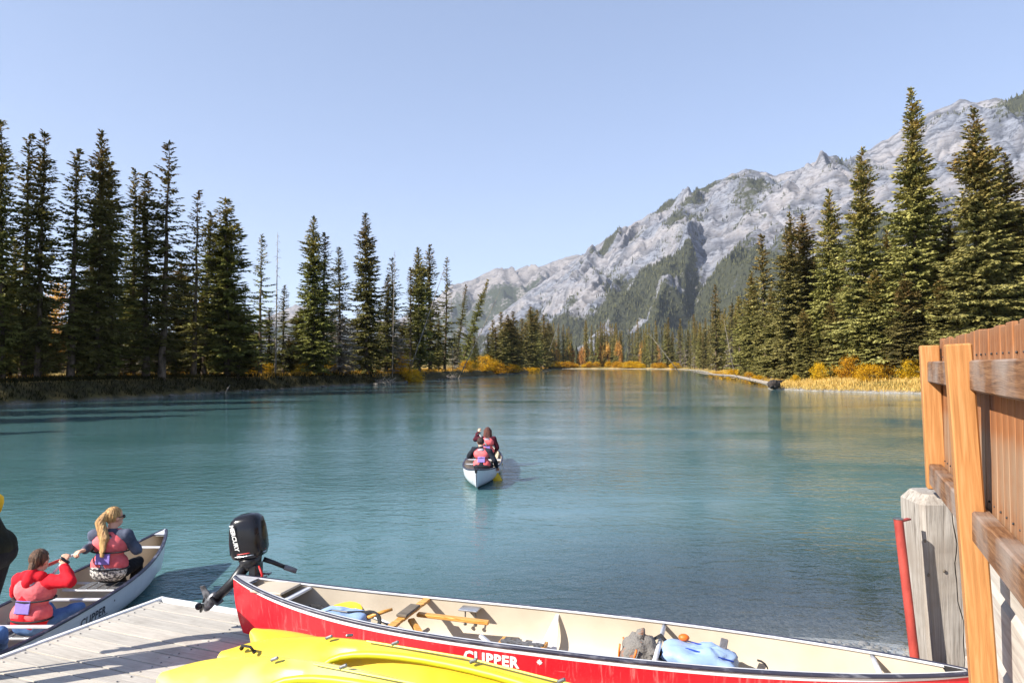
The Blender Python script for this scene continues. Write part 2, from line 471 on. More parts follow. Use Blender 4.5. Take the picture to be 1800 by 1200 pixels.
def slope_sheet(name, crest, foot, ns, nt, mat, amp, seed, label, vegfun, back=800.0):
    C, u = resample(crest, ns); Fo, _ = resample(foot, ns)
    # match foot to crest by parameter
    C = C.copy()
    small = fbm(u / 60 + seed, u * 0 + seed, 5) * 9 * np.clip(C[:, 2] / 600, .1, 1)
    C[:, 2] += small
    tb = np.linspace(-1, 0, 10)[:-1]; tf = np.linspace(0, 1, nt)
    T = np.concatenate([tb, tf])
    U, TT = np.meshgrid(u, T, indexing='ij')
    tpos = np.clip(TT, 0, 1)[..., None]; tneg = np.clip(-TT, 0, 1)[..., None]
    XY = C[:, None, :2] * (1 - tpos) + Fo[:, None, :2] * tpos
    dirb = C[:, :2] - Fo[:, :2]; dirb /= np.linalg.norm(dirb, axis=1, keepdims=True)
    XY = XY + dirb[:, None] * tneg * back
    tp = tpos[..., 0]
    prof = (1 - tp) ** 1.25 * .75 + .25 * (1 - tp) ** .75 * (1 - .0)
    Z = Fo[:, None, 2] + (C[:, None, 2] - Fo[:, None, 2]) * prof
    Z = Z * (1 - .6 * tneg[..., 0] ** 1.2)
    warp = fbm(XY[..., 0] / 500 + seed, XY[..., 1] / 500, 3)
    g = ridged(U / 420 + warp * .5 + seed, TT * 1.3 + seed, 4, .45)         # gullies along the fall line
    g2 = ridged(XY[..., 0] / 420 + seed * 3, XY[..., 1] / 420, 5, .45)
    env = np.clip(tp / .16, 0, 1) ** 1.0 * np.clip((1 - tp) / .25, 0, 1)
    relief = np.clip(C[:, None, 2] / 900, .15, 1.2)
    Z = Z + amp * relief * env * (g * .62 + g2 * .36 - .55)
    Z = Z + relief * np.clip(tp / .05, 0, 1) * np.clip((1 - tp) / .2, 0, 1) * (ridged(U / 110 + warp * 2.2, TT * 7 + warp * 3, 3, .5) - .8) * 7
    big = 1 - 2 * np.abs(perlin(U / 760 + warp * .35 + seed * 2 + TT * .45, TT * .6 + seed)); big = np.sign(big) * np.abs(big) ** .8
    Z = Z + amp * relief * np.clip(tp / .3, 0, 1) * np.clip((1 - tp) / .25, 0, 1) * .62 * (big - .45)
    bed = TT * 15 + warp * 1.1 + U / 2600
    fr = bed - np.floor(bed); led = np.where(fr < .22, fr / .22, 1 - (fr - .22) / .78)      # ledges that run parallel to the crest
    Z = Z + led * 16 * relief * np.clip((tp - .02) / .14, 0, 1) * np.clip((.9 - tp) / .2, 0, 1)
    # rock steps
    step = np.sin((Z + warp * 120 + XY[..., 0] * .12) / 38.0)
    Z = Z + step * 3 * env * relief
    n1, n2 = Z.shape
    V = np.concatenate([XY, Z[..., None]], -1).reshape(-1, 3)
    i = np.arange(n1 - 1)[:, None] * n2 + np.arange(n2 - 1)[None]
    Q = np.stack([i, i + 1, i + n2 + 1, i + n2], -1).reshape(-1, 4)
    me = np_mesh(name, V, Q, mat, smooth=True)
    dz = np.gradient(Z, axis=1)
    veg = vegfun(U / u[-1], TT, g, g2, warp, XY, Z)
    vattr(me, 'veg', veg.ravel()); vattr(me, 'bed', bed.ravel())
    o = put(name, me); tag(o, label, 'mountain', kind='structure')
    return XY, Z, veg
def profile(pts): return [tuple(at(px, py, D)) for px, py, D in pts]

MAIN_CREST = profile([(860, 566, 5900), (940, 505, 5500), (1010, 457, 5250), (1080, 412, 5000), (1150, 371, 4800), (1200, 344, 4650), (1250, 323, 4500), (1310, 296, 4350), (1335, 301, 4300), (1365, 309, 4200), (1400, 298, 4100),
                      (1460, 274, 4000), (1480, 284, 3950), (1510, 272, 3900), (1560, 244, 3800), (1600, 216, 3700), (1640, 196, 3650), (1690, 175, 3600), (1720, 179, 3550), (1750, 173, 3500), (1800, 187, 3450), (1880, 215, 3350), (2000, 260, 3200), (2200, 360, 3000), (2450, 500, 2900)])
MAIN_FOOT = [(-350, 3900, 10), (0, 3500, 10), (250, 2900, 10), (500, 2400, 10), (800, 2000, 10), (1150, 1700, 10), (1600, 1450, 10), (2300, 1300, 10), (3000, 1200, 10)]
def veg_main(s, t, g, g2, warp, XY, Z):
    low = np.clip((t - .60) / .12, 0, 1)                                 # forested foot
    patch = fbm(XY[..., 0] / 260 + 3, XY[..., 1] / 260, 4)
    v = low * (.75 + patch * .9)
    v = v + np.clip(-g * .9 + patch * .5, 0, .75) * np.clip((t - .05) / .2, 0, 1) * .9
    v = v + np.clip(1 - np.abs(t - .04) / .06, 0, 1) * np.clip(.55 - np.abs(s - .36) * 5, 0, .6)
    v = v + .30 * np.clip((t - .02) / .1, 0, 1) * (.6 + patch)
    v = np.maximum(v, np.clip((t - .66) / .06, 0, 1) * np.clip(.9 + patch * .8, 0, 1))
    for px, py, D, r, k in [(1160, 372, 4760, 90, .8), (1205, 350, 4600, 110, .9), (1240, 340, 4450, 110, .9), (1215, 372, 4400, 80, .7), (1185, 395, 4450, 70, .7), (1330, 305, 4280, 50, .9), (1440, 300, 3980, 90, .8), (1500, 330, 3700, 80, .6),
                            (1700, 215, 3440, 90, .6), (1775, 235, 3300, 100, .7), (1790, 260, 3200, 120, .8), (1210, 450, 4000, 90, .7), (1330, 430, 3700, 100, .7), (1060, 480, 4700, 110, .7), (1100, 545, 3600, 160, .7), (1180, 545, 3200, 160, .8)]:
        p = at(px, py, D); d = np.hypot(XY[..., 0] - p.x, (XY[..., 1] - p.y) * .6) / (r * 1.25)
        v = v + k * .72 * np.exp(-d * d) * (t > -.02) * (.7 + patch)
    v = v * np.where(t < 0, .3, 1)
    return np.clip(v, 0, 1)
M_ROCK = mat_mountain('mountain_rock', ROCK_A, ROCK_B, VEG)
mXY, mZ, mVeg = slope_sheet('mountain', MAIN_CREST, MAIN_FOOT, 620, 330, M_ROCK, 120, 1.7, 'long pale grey rock mountain with forested foot', veg_main)

FAR_CREST = profile([(-500, 560, 9000), (-100, 575, 9000), (300, 585, 9000), (440, 572, 9000), (520, 535, 9000), (600, 566, 9000), (700, 562, 9000), (760, 530, 9000), (790, 503, 8800), (835, 490, 8600), (872, 470, 8500), (890, 474, 8450), (905, 476, 8400), (925, 466, 8400), (942, 472, 8300), (965, 462, 8200), (985, 455, 8100), (1015, 447, 8000), (1060, 455, 8000), (1150, 470, 8000)])
FAR_FOOT = [(-6500, 6600, 10), (-4000, 6400, 10), (-2500, 6200, 10), (-1500, 6100, 10), (-300, 6000, 10), (800, 6000, 10), (1400, 6200, 10)]
def veg_far(s, t, g, g2, warp, XY, Z):
    patch = fbm(XY[..., 0] / 400 + 3, XY[..., 1] / 400, 4)
    return np.clip(np.clip((t - .12) / .2, 0, 1) * .8 + patch * .5 - g * .2, 0, 1)
slope_sheet('far_mountain', FAR_CREST, FAR_FOOT, 380, 90, mat_mountain('far_mountain_rock', lin(138, 134, 136), lin(100, 97, 100), lin(58, 64, 46)), 150, 5.2, 'distant bluish mountain range beyond the valley', veg_far)

# conifers too far away to count: the wooded foot of the mountain and the valley floor
def cone_forest(name, P, Hh, mats, label, sides=5, seed=3):
    rs = np.random.RandomState(seed); n = len(P)
    tiers = ((0.05, .42, .62), (.38, .30, 1.0))
    Vs = []; Fs = []; off = 0
    for (zb, rr, zt) in tiers:
        ang = rs.rand(n, 1) * 6.28 + np.arange(sides)[None] * 2 * np.pi / sides
        rad = (Hh * .36 * rr / .42 * .42)[:, None] * (1 + .35 * (rs.rand(n, sides) - .5))
        base = np.stack([P[:, None, 0] + rad * np.cos(ang), P[:, None, 1] + rad * np.sin(ang), P[:, None, 2] + (Hh * zb)[:, None] + rs.rand(n, sides) * .1 * Hh[:, None]], -1)
        top = np.stack([P[:, 0], P[:, 1], P[:, 2] + Hh * zt], -1)[:, None]
        V = np.concatenate([base, top], 1).reshape(-1, 3)
        o = off + np.arange(n)[:, None] * (sides + 1)
        k = np.arange(sides)[None]
        Fc = np.stack([o + k, o + (k + 1) % sides, np.broadcast_to(o + sides, (n, sides))], -1).reshape(-1, 3)
        Vs.append(V); Fs.append(Fc); off += len(V)
    me = np_mesh(name, np.concatenate(Vs), np.concatenate(Fs), mats)
    o = put(name, me); tag(o, label, 'forest', kind='stuff'); return o
M_FARWOOD = simple('far_conifer', lin(92, 92, 62), lin(40, 44, 36), .05, .9, spec=.1, lo=.4, hi=.62)
def hill_forest():
    rs = np.random.RandomState(11)
    pr = (np.clip(mVeg - .28, 0, 1) ** 1.0)
    pr[:, :22] = 0
    # area weight of the cells
    pr = pr * np.linspace(1, .55, pr.shape[1])[None]
    w = pr.ravel() / pr.sum()
    idx = rs.choice(len(w), 24000, p=w)
    i, j = np.unravel_index(idx, pr.shape)
    i = np.clip(i, 0, pr.shape[0] - 2); j = np.clip(j, 0, pr.shape[1] - 2)
    a, b = rs.rand(len(i)), rs.rand(len(i))
    def lerp(A): return (A[i, j] * (1 - a) * (1 - b) + A[i + 1, j] * a * (1 - b) + A[i, j + 1] * (1 - a) * b + A[i + 1, j + 1] * a * b)
    P = np.stack([lerp(mXY[..., 0]), lerp(mXY[..., 1]), lerp(mZ) - 1], -1)
    cone_forest('hillside_forest', P, rs.uniform(10, 26, len(P)), M_FARWOOD, 'dark conifer forest covering the foot and gullies of the mountain')
    n = 9000
    y = rs.uniform(520, 2600, n) ; x = rs.uniform(-.75, .9, n) * y
    keep = (river_sd(x, y) > 25) & (fbm(x / 180, y / 180, 3) > -.25)
    x, y = x[keep], y[keep]
    cone_forest('valley_forest', np.stack([x, y, terrain_z(x, y) - .5], -1), rs.uniform(10, 21, len(x)), M_FARWOOD, 'dark conifer forest across the flat valley floor', seed=8)
hill_forest()
# ------------------------------------------------------------------ trees
def mat_needles(name, dark, light, cone, cone_h=.62, grey=None):
    t = NT(name)
    v = t.coord('Object'); oi = t.n('ShaderNodeObjectInfo')
    sp = t.n('ShaderNodeSeparateXYZ'); tc = t.n('ShaderNodeTexCoord'); t.l(tc.outputs['Generated'], sp.inputs[0])
    n = t.noise(v, 1.3, 4); n2 = t.noise(v, .45, 2)
    c = t.ramp(n, [(.34, dark), (.66, light)])
    if grey is not None:
        f = t.math('MULTIPLY', t.ramp(sp.outputs[2], [(.25, (1, 1, 1)), (.62, (0, 0, 0))]), t.ramp(n2, [(.35, (.35, .35, .35)), (.6, (1, 1, 1))]))
        c = t.mix(f, c, grey)
    k = t.math('MULTIPLY', t.ramp(sp.outputs[2], [(cone_h, (0, 0, 0)), (min(1, cone_h + .3), (1, 1, 1))]), t.ramp(n, [(.42, (0, 0, 0)), (.60, (1, 1, 1))]))
    c = t.mix(t.math('MULTIPLY', k, .5), c, cone)
    hs = t.n('ShaderNodeHueSaturation'); t.l(c, hs.inputs['Color'])
    t.l(t.math('ADD', t.math('MULTIPLY', oi.outputs['Random'], .5), .75), hs.inputs['Value'])
    t.l(t.math('ADD', t.math('MULTIPLY', oi.outputs['Random'], .03), .487), hs.inputs['Hue'])
    d = t.n('ShaderNodeBsdfDiffuse'); t.l(hs.outputs[0], d.inputs[0])
    tl = t.n('ShaderNodeBsdfTranslucent'); t.l(hs.outputs[0], tl.inputs[0])
    g = t.n('ShaderNodeBsdfGlossy'); g.inputs['Roughness'].default_value = .5; g.inputs[0].default_value = (.8, .8, .7, 1)
    m = t.n('ShaderNodeMixShader'); m.inputs[0].default_value = .16; t.l(d.outputs[0], m.inputs[1]); t.l(tl.outputs[0], m.inputs[2])
    m2 = t.n('ShaderNodeMixShader'); m2.inputs[0].default_value = .03; t.l(m.outputs[0], m2.inputs[1]); t.l(g.outputs[0], m2.inputs[2])
    t.l(m2.outputs[0], t.out.inputs[0]); return t.mat
M_NEEDLE = mat_needles('spruce_needles', lin(60, 62, 29), lin(134, 129, 66), lin(146, 98, 50))
M_NEEDLE_R = mat_needles('sun_toned_spruce_needles', lin(88, 87, 46), lin(166, 155, 92), lin(150, 96, 44), .55)  # lighter copy of the spruce needles, sunlight put into the colour
M_NEEDLE_G = mat_needles('grey_spruce_needles', lin(66, 68, 40), lin(118, 114, 72), lin(130, 96, 60), .7, lin(158, 146, 136))
M_BARK = simple('spruce_bark', lin(112, 98, 84), lin(66, 56, 46), 6, .95, bump=.6, stretch=(1, 1, .25), spec=.1)
M_DEADWOOD = simple('dead_wood', lin(166, 156, 144), lin(104, 96, 88), 5, .95, bump=.4, stretch=(1, 1, .25), spec=.1)

def kites(B, D, L, W, rs, fold=.35):
    """leafy sprays: base B, direction D (unit), length L, width W -> folded kites (4 verts, 2 tris)"""
    n = len(B)
    r = rs.normal(size=(n, 3)); r[:, 2] += 1.6
    S = np.cross(D, r); S /= np.linalg.norm(S, axis=1, keepdims=True) + 1e-9
    N = np.cross(S, D)
    mid = B + D * (L * .45)[:, None] - N * (W * fold)[:, None]
    V = np.stack([B, mid + S * (W * .5)[:, None] + N * (W * fold * 1.2)[:, None], B + D * L[:, None], mid - S * (W * .5)[:, None] + N * (W * fold * 1.2)[:, None]], 1)
    return V
def spruce_mesh(seed, H, R, base=.06, whorl=.34, per=6, shape=.8, droop=.28, thick=1.0, gap=.0, spire=0.0, dead=0.08, tw=.13):
    """crown arrays + branch tubes of one spruce"""
    rs = np.random.RandomState(seed)
    KV = []; sticks = []
    z = base * H
    lump = rs.rand(8) * 6.28
    while z < H * .992:
        h = z / H
        e = (1 - h)
        Lm = R * (min(1.0, (h - base) / .10 * .45 + .55)) * e ** shape
        Lm *= min(1.0, (e / .16)) ** .5
        if spire: Lm *= 1 - spire * max(0, 1 - abs(h - .80) / .16) * .8
        for b in range(per if h < .93 else 4):
            a = rs.rand() * 6.283
            lobe = .78 + .26 * math.sin(a * 2 + lump[0] + h * 9) * math.sin(a + lump[1] + h * 4) + .16 * math.sin(h * 40 + lump[2])
            L = Lm * lobe * rs.uniform(.62, 1.12) + .12
            if rs.rand() < gap: L *= .35
            up = .55 * h ** 3 + .12 * rs.randn() - droop * e * 1.1
            zz = z + rs.uniform(-.5, .5) * whorl
            nseg = max(3, int(L / .16))
            t = np.linspace(.12 if L > .8 else .0, 1, nseg)
            rad = t * L
            dz = up * rad - droop * .30 * rad * t + .22 * droop * L * t ** 3 * 2.0
            C = np.stack([np.cos(a) * rad, np.sin(a) * rad, zz + dz], 1)
            Dm = np.array([math.cos(a), math.sin(a), 0]); Sd = np.array([-math.sin(a), math.cos(a), 0])
            k = nseg
            reps = 2 if L > .45 else 1
            for side in (-1, 1):
                for q in range(reps):
                    ang = rs.uniform(.5, 1.15, k)
                    D = Dm[None] * np.cos(ang)[:, None] + Sd[None] * (side * np.sin(ang))[:, None]
                    D[:, 2] += rs.uniform(-.75, .05, k) - (.25 * q)
                    D /= np.linalg.norm(D, axis=1, keepdims=True)
                    ll = np.clip(L * .34, .16, .55) * (1.15 - .6 * t) * rs.uniform(.65, 1.25, k)
                    KV.append(kites(C + rs.normal(size=(k, 3)) * .03, D, ll, tw * thick * rs.uniform(.7, 1.3, k), rs))
            D = np.tile(Dm + np.array([0, 0, up * .6]), (2, 1)); D /= np.linalg.norm(D, axis=1, keepdims=True)
            KV.append(kites(C[-2:], D, np.full(2, min(.4, .2 + L * .2)), np.full(2, tw * thick), rs))
            if L > .9 and rs.rand() < .5: sticks.append(((0, 0, zz), tuple(C[nseg // 2]), tuple(C[-1]), .012 + L * .008))
        z += whorl * (1 - .45 * h) * rs.uniform(.7, 1.3)
    # leader
    KV.append(kites(np.tile([[0, 0, H * .975]], (5, 1)) + rs.normal(size=(5, 3)) * .02, np.tile([[0., 0, 1.]], (5, 1)), np.full(5, H * .028), np.full(5, tw), rs))
    V = np.concatenate(KV)
    n = len(V); V = V.reshape(-1, 3)
    o = np.arange(n)[:, None] * 4
    T = np.concatenate([o + np.array([[0, 1, 2]]), o + np.array([[0, 2, 3]])], 1).reshape(-1, 3)
    # bare dead twigs at the foot
    for q in range(int(dead * 400)):
        a = rs.rand() * 6.28; zz = rs.uniform(.03, base + .25) * H; L = rs.uniform(.4, .8) * R * .7
        p1 = (math.cos(a) * L * .6, math.sin(a) * L * .6, zz - .05 * L); p2 = (math.cos(a + .2) * L, math.sin(a + .2) * L, zz - .28 * L)
        sticks.append(((0, 0, zz), p1, p2, .02))
    return V, T, sticks
def trunk_mb(H, r0, sticks, seed=0, wob=.06):
    rs = random.Random(seed); m = MB()
    pts = [(0, 0, -.6)] + [(rs.uniform(-wob, wob), rs.uniform(-wob, wob), H * k / 9) for k in range(10)]
    pts[1] = (0, 0, 0); pts[-1] = (0, 0, H)
    m.tube(pts, [r0 * 1.5, r0 * 1.12] + [r0 * (1 - k / 9.3) for k in range(1, 10)], 7)
    for a, b, c, r in sticks: m.tube([a, b, c], [r, r * .7, r * .25], 3, caps=False)
    return m
PROTO = {}
def make_proto(key, H, R, needles, seed, **kw):
    V, T, st = spruce_mesh(seed, H, R, **kw)
    cr = np_mesh('crown_' + key, V, T, needles)
    tr = trunk_mb(H, .0085 * H + .05, st, seed).mesh('trunk_' + key, M_BARK, True)
    PROTO[key] = (H, R, tr, cr)
make_proto('narrow_a', 20, 1.7, M_NEEDLE, 1, base=.05, per=8, shape=.55, droop=.35, whorl=.36, tw=.15)
make_proto('narrow_b', 20, 1.55, M_NEEDLE, 2, base=.07, per=6, shape=.52, droop=.40, whorl=.38, gap=.18, tw=.15)
make_proto('narrow_c', 18, 1.75, M_NEEDLE, 3, base=.05, per=8, shape=.6, droop=.30, whorl=.36, tw=.15)
make_proto('full_a', 20, 2.7, M_NEEDLE, 4, base=.04, per=9, shape=.66, droop=.35, whorl=.34, tw=.16)
make_proto('full_b', 18, 2.5, M_NEEDLE, 5, base=.05, per=9, shape=.55, droop=.30, whorl=.34, tw=.16)
make_proto('open_a', 20, 2.6, M_NEEDLE, 6, base=.10, per=4, shape=.72, droop=.12, whorl=.52, gap=.15, tw=.14)
make_proto('open_b', 18, 2.2, M_NEEDLE, 7, base=.08, per=4, shape=.70, droop=.25, whorl=.48, gap=.2, tw=.14)
make_proto('grey_a', 18, 2.4, M_NEEDLE_G, 8, base=.03, per=6, shape=.75, droop=.42, whorl=.38, dead=.2, tw=.13)
make_proto('grey_b', 16, 2.3, M_NEEDLE_G, 9, base=.03, per=5, shape=.70, droop=.35, whorl=.42, gap=.15, dead=.25, tw=.13)
make_proto('big_a', 26, 4.0, M_NEEDLE_R, 10, base=.03, per=10, shape=.76, droop=.30, whorl=.36, spire=.55, tw=.19)
make_proto('big_b', 24, 4.1, M_NEEDLE_R, 12, base=.03, per=10, shape=.72, droop=.26, whorl=.36, tw=.19)
make_proto('big_c', 24, 3.3, M_NEEDLE_R, 13, base=.03, per=10, shape=.68, droop=.32, whorl=.36, spire=.25, tw=.18)
make_proto('big_d', 22, 2.7, M_NEEDLE_R, 14, base=.03, per=9, shape=.60, droop=.36, whorl=.36, tw=.17)
make_proto('slim_far', 18, 1.75, M_NEEDLE_R, 15, base=.04, per=5, shape=.62, droop=.35, whorl=.46, tw=.22)
make_proto('slim_far_b', 18, 2.0, M_NEEDLE_R, 16, base=.05, per=5, shape=.70, droop=.30, whorl=.46, gap=.1, tw=.22)
make_proto('slim_far_g', 17, 1.6, M_NEEDLE_G, 17, base=.04, per=5, shape=.60, droop=.38, whorl=.48, gap=.15, tw=.2)
RT = random.Random(5)
def gz(x, y): return float(terrain_z(np.array([x]), np.array([y]))[0])
def tree(key, px, top, D, label, wide=1.0, lean=0.0, group=None, name='spruce_tree', parts=True, basez=None):
    H, R, tr, cr = PROTO[key]
    while river_sd(np.array([(px - 900) / F * D]), np.array([float(D)]))[0] < 1.6: D += 1.0
    p = at(px, top, D); z0 = gz(p.x, p.y) if basez is None else basez
    s = (p.z - z0) / H
    base = Vector((p.x - math.tan(lean) * (p.z - z0), p.y, z0 - .05))
    sx = s ** .6 * wide * RT.uniform(1.22, 1.42) * (.93 if px < 270 else 1.1 if px < 700 else 1.0)
    th = thing(name, label, 'tree', base, RT.uniform(0, 6.28) if not lean else 0, group)
    th.scale = (sx, sx, s)
    if not lean: th.rotation_euler = (RT.uniform(-.022, .022), RT.uniform(-.022, .022), RT.uniform(0, 6.28))
    if lean: th.rotation_euler = (RT.uniform(-.04, .04), lean, 0); th.scale = (sx, sx, s / math.cos(lean))
    put('trunk', tr, th); put('crown', cr, th)
    return th

ORD = 'first second third fourth fifth sixth seventh eighth ninth tenth eleventh twelfth thirteenth fourteenth fifteenth sixteenth seventeenth eighteenth nineteenth twentieth twenty-first twenty-second twenty-third twenty-fourth twenty-fifth twenty-sixth twenty-seventh twenty-eighth twenty-ninth thirtieth thirty-first thirty-second thirty-third thirty-fourth thirty-fifth thirty-sixth thirty-seventh thirty-eighth thirty-ninth fortieth'.split()
def rank(L, px): return sorted(L).index(px)
G_L = 'spruces along the shaded left bank'
tree('narrow_a', 14, 212, 55, 'tallest slim spruce at the left edge of the photo', .95, group=G_L)
tree('narrow_c', -14, 330, 58, 'spruce cut off by the left edge of the photo', 1.1, group=G_L)
tree('narrow_b', 48, 234, 57, 'slim spruce just left of its taller twin, second group from left', 1.0, group=G_L)
tree('narrow_a', 75, 228, 56, 'slim pointed spruce, right one of the twin pair near the left edge', .95, group=G_L)
tree('narrow_b', 131, 258, 58, 'slim spruce directly left of the broad dark one on the left bank', 1.15, group=G_L)
tree('full_a', 178, 229, 60, 'broad dense dark spruce, tallest of the second clump', .95, group=G_L)
tree('narrow_c', 202, 285, 62, 'spruce pressed against the right side of the broad dense one', 1.15, group=G_L)
tree('narrow_b', 240, 298, 68, 'thin ragged spruce tip between the broad spruce and the open one', .9, group=G_L)
tree('narrow_a', 262, 305, 64, 'bushy spruce close to the left of the open horizontal-branched spruce', 1.2, group=G_L)
tree('open_a', 291, 243, 62, 'open spruce with airy horizontal branches and bare dark trunk', 1.1, group=G_L)
tree('open_b', 344, 334, 70, 'thin airy spruce between the open spruce and the blunt-topped one', .95, group=G_L)
tree('narrow_b', 362, 370, 73, 'short thin spruce touching the blunt-topped one', 1.0, group=G_L)
tree('full_b', 404, 346, 66, 'blunt-topped dense spruce with brown cones in its crown', 1.05, group=G_L)
tree('open_b', 460, 412, 80, 'small airy spruce right of the blunt-topped one', .85, group=G_L)
tree('narrow_b', 498, 500, 84, 'low slim spruce left of the tall dense pair', .9, group=G_L)
tree('full_a', 553, 378, 88, 'tall dense dark spruce standing clear in the middle of the left bank', .9, group=G_L)
tree('narrow_b', 568, 408, 91, 'slim spruce leaning on the right side of the tall dense dark one', 1.0, group=G_L)
tree('grey_a', 600, 433, 94, 'spruce with grey lifeless lower boughs and blunt green tip', 1.0, group=G_L)
tree('full_a', 647, 373, 98, 'tall sunlit green spruce with a thin pointed tip', .85, group=G_L)
tree('grey_b', 692, 452, 106, 'grey spruce with many bare twigs right of the sunlit one', 1.05, group=G_L)
tree('narrow_c', 680, 482, 108, 'short spruce behind the grey twiggy one', 1.0, group=G_L)
tree('full_b', 738, 433, 115, 'dense spruce of the clump before the mountain view opens, left one', .8, group=G_L)
tree('narrow_c', 757, 428, 118, 'pointed spruce of the clump before the mountain view opens', 1.2, group=G_L)
tree('open_b', 782, 452, 124, 'ragged half-bare spruce at the right end of the clump', .9, group=G_L)
tree('narrow_b', 722, 470, 120, 'spruce tucked left behind the clump before the mountain view', 1.0, group=G_L)
tree('narrow_b', 820, 500, 132, 'thin dark spruce leaning right over the water', .75, lean=.13, group=G_L)
tree('narrow_c', 858, 490, 138, 'spruce leaning far right over the river bank', .8, lean=.30, group=G_L)
for i, (px, py, D) in enumerate([(30, 420, 75), (100, 585, 85), (160, 440, 80), (225, 450, 80), (285, 470, 88), (322, 450, 84), (385, 480, 88), (430, 500, 90), (475, 540, 96), (530, 540, 104), (585, 545, 112), (630, 540, 116), (668, 560, 122), (710, 560, 128), (770, 560, 136), (800, 580, 140), (835, 590, 150), (60, 500, 66), (140, 520, 66), (210, 520, 68), (350, 540, 74), (420, 540, 74), (20, 540, 62), (255, 540, 72), (310, 560, 70), (10, 470, 82), (80, 585, 64), (120, 592, 90), (185, 560, 66), (235, 480, 84), (275, 590, 72), (335, 500, 90), (375, 580, 78), (440, 570, 84), (45, 580, 62), (155, 590, 66), (405, 440, 96), (508, 590, 96), (560, 600, 104), (620, 600, 112)]):
    tree(['narrow_c', 'full_b', 'narrow_a', 'grey_b'][i % 4], px, py, D, 'half-hidden darker spruce behind the left bank front row, %s from the left' % ORD[rank([30, 100, 160, 225, 285, 322, 385, 430, 475, 530, 585, 630, 668, 710, 770, 800, 835, 60, 140, 210, 350, 420, 20, 255, 310, 10, 80, 120, 185, 235, 275, 335, 375, 440, 45, 155, 405, 508, 560, 620], px)], 1.15, group='back row of spruces on the left bank')
for i, (px, py, D) in enumerate([(866, 562, 190), (880, 548, 200), (893, 552, 210), (904, 547, 215), (916, 560, 225), (934, 538, 235), (944, 545, 250), (955, 553, 262), (964, 562, 280), (872, 575, 185), (925, 566, 228), (910, 580, 205), (858, 585, 180), (888, 572, 196), (899, 566, 206), (940, 560, 240), (950, 572, 252), (958, 575, 268)]):
    tree(['slim_far', 'slim_far_b', 'big_d'][i % 3], px, py, D, 'sunlit spruce in the small cluster on the left bank tip, %s from the left' % ORD[rank([866, 880, 893, 904, 916, 934, 944, 955, 964, 872, 925, 910, 858, 888, 899, 940, 950, 958], px)], 1.5, group='spruces on the tip of the left bank')

G_R = 'spruces on the sunny right bank'
tree('big_a', 1606, 152, 80, 'tallest spruce of the right bank with a long thin spire', 1.0, group=G_R)
tree('big_b', 1714, 190, 73, 'broad conical spruce right of the tallest one, above the fence', 1.0, group=G_R)
tree('big_c', 1768, 268, 76, 'spruce right of the broad conical one, near the right edge', 1.15, group=G_R)
tree('big_b', 1815, 300, 72, 'spruce cut off by the right edge of the photo', 1.0, group=G_R)
tree('big_c', 1510, 257, 84, 'ragged pointed spruce left of the tallest one', 1.05, group=G_R)
tree('big_d', 1456, 330, 94, 'slender spruce left of the ragged pointed one', .95, group=G_R)
tree('big_c', 1388, 372, 98, 'rusty-topped spruce, left one of a close pair', 1.0, group=G_R)
tree('big_d', 1414, 374, 101, 'dark-topped spruce, right one of a close pair', 1.1, group=G_R)
tree('slim_far', 1344, 412, 112, 'thin spire-like spruce left of the rusty-topped pair', 1.2, group=G_R)
tree('big_d', 1322, 474, 122, 'medium full spruce left of the thin spire', 1.0, group=G_R)
tree('slim_far', 1258, 500, 165, 'solitary thin spruce rising above the low row of conifers', 1.0, group=G_R)
tree('slim_far_b', 1300, 520, 140, 'medium spruce at the start of the tall right group', 1.1, group=G_R)
tree('slim_far_g', 1284, 532, 158, 'short greyish spruce beside the solitary thin one', 1.0, group=G_R)
for i, (px, py, D) in enumerate([(1640, 360, 84), (1560, 400, 90), (1672, 380, 82), (1745, 380, 84), (1480, 440, 100), (1435, 450, 104), (1360, 500, 112), (1535, 470, 82), (1590, 480, 78), (1650, 480, 76), (1700, 460, 80), (1790, 420, 84), (1460, 520, 90), (1415, 540, 92), (1340, 560, 112), (1746, 520, 72)]):
    tree(['big_c', 'big_d', 'big_b'][i % 3], px, py, D, 'lower spruce filling gaps between tall ones on the right bank, %s from the left' % ORD[rank([1640, 1560, 1672, 1745, 1480, 1435, 1360, 1535, 1590, 1650, 1700, 1790, 1460, 1415, 1340, 1746], px)], 1.05, group='understorey spruces on the right bank')
# the receding row on the right, then the far bank
rr = random.Random(21)
def far_conifer(key, x, y, h, label, group):
    H, R, tr, cr = PROTO[key]; s = h / H
    th = thing('conifer_tree', label, 'tree', (x, y, gz(x, y) - .05), rr.uniform(0, 6.28), group)
    sx = s ** .6 * rr.uniform(.9, 1.3)
    th.scale = (sx, sx, s)
    put('trunk', tr, th); put('crown', cr, th)
KS = ['slim_far', 'slim_far_b', 'slim_far_g', 'slim_far']
shore = [(92, 392), (82, 320), (64, 233), (49, 160)]
n = 0
for k in range(96):
    t = rr.random() ** .8 * 2.999; i = int(t); f = t - i
    (ax, ay), (bx, by) = shore[i], shore[i + 1]
    off = rr.choice([3, 5, 8, 12, 18]) + rr.uniform(0, 4)
    far_conifer(rr.choice(KS), ax + (bx - ax) * f + off, ay + (by - ay) * f + rr.uniform(-4, 4), rr.uniform(17, 25) * (1 - .18 * t / 3) , 'slim conifer in the dense row along the right bank, towards the far bend', 'row of conifers along the right bank')
for k in range(84):
    x = rr.uniform(14, 104); y0 = 437 - max(0, x - 60) * 1.2
    far_conifer(rr.choice(KS), x, y0 + rr.choice([rr.uniform(6, 16), rr.uniform(14, 60)]), rr.uniform(20, 30), 'dark conifer standing behind the golden bushes on the far bank', 'conifers on the far bank')

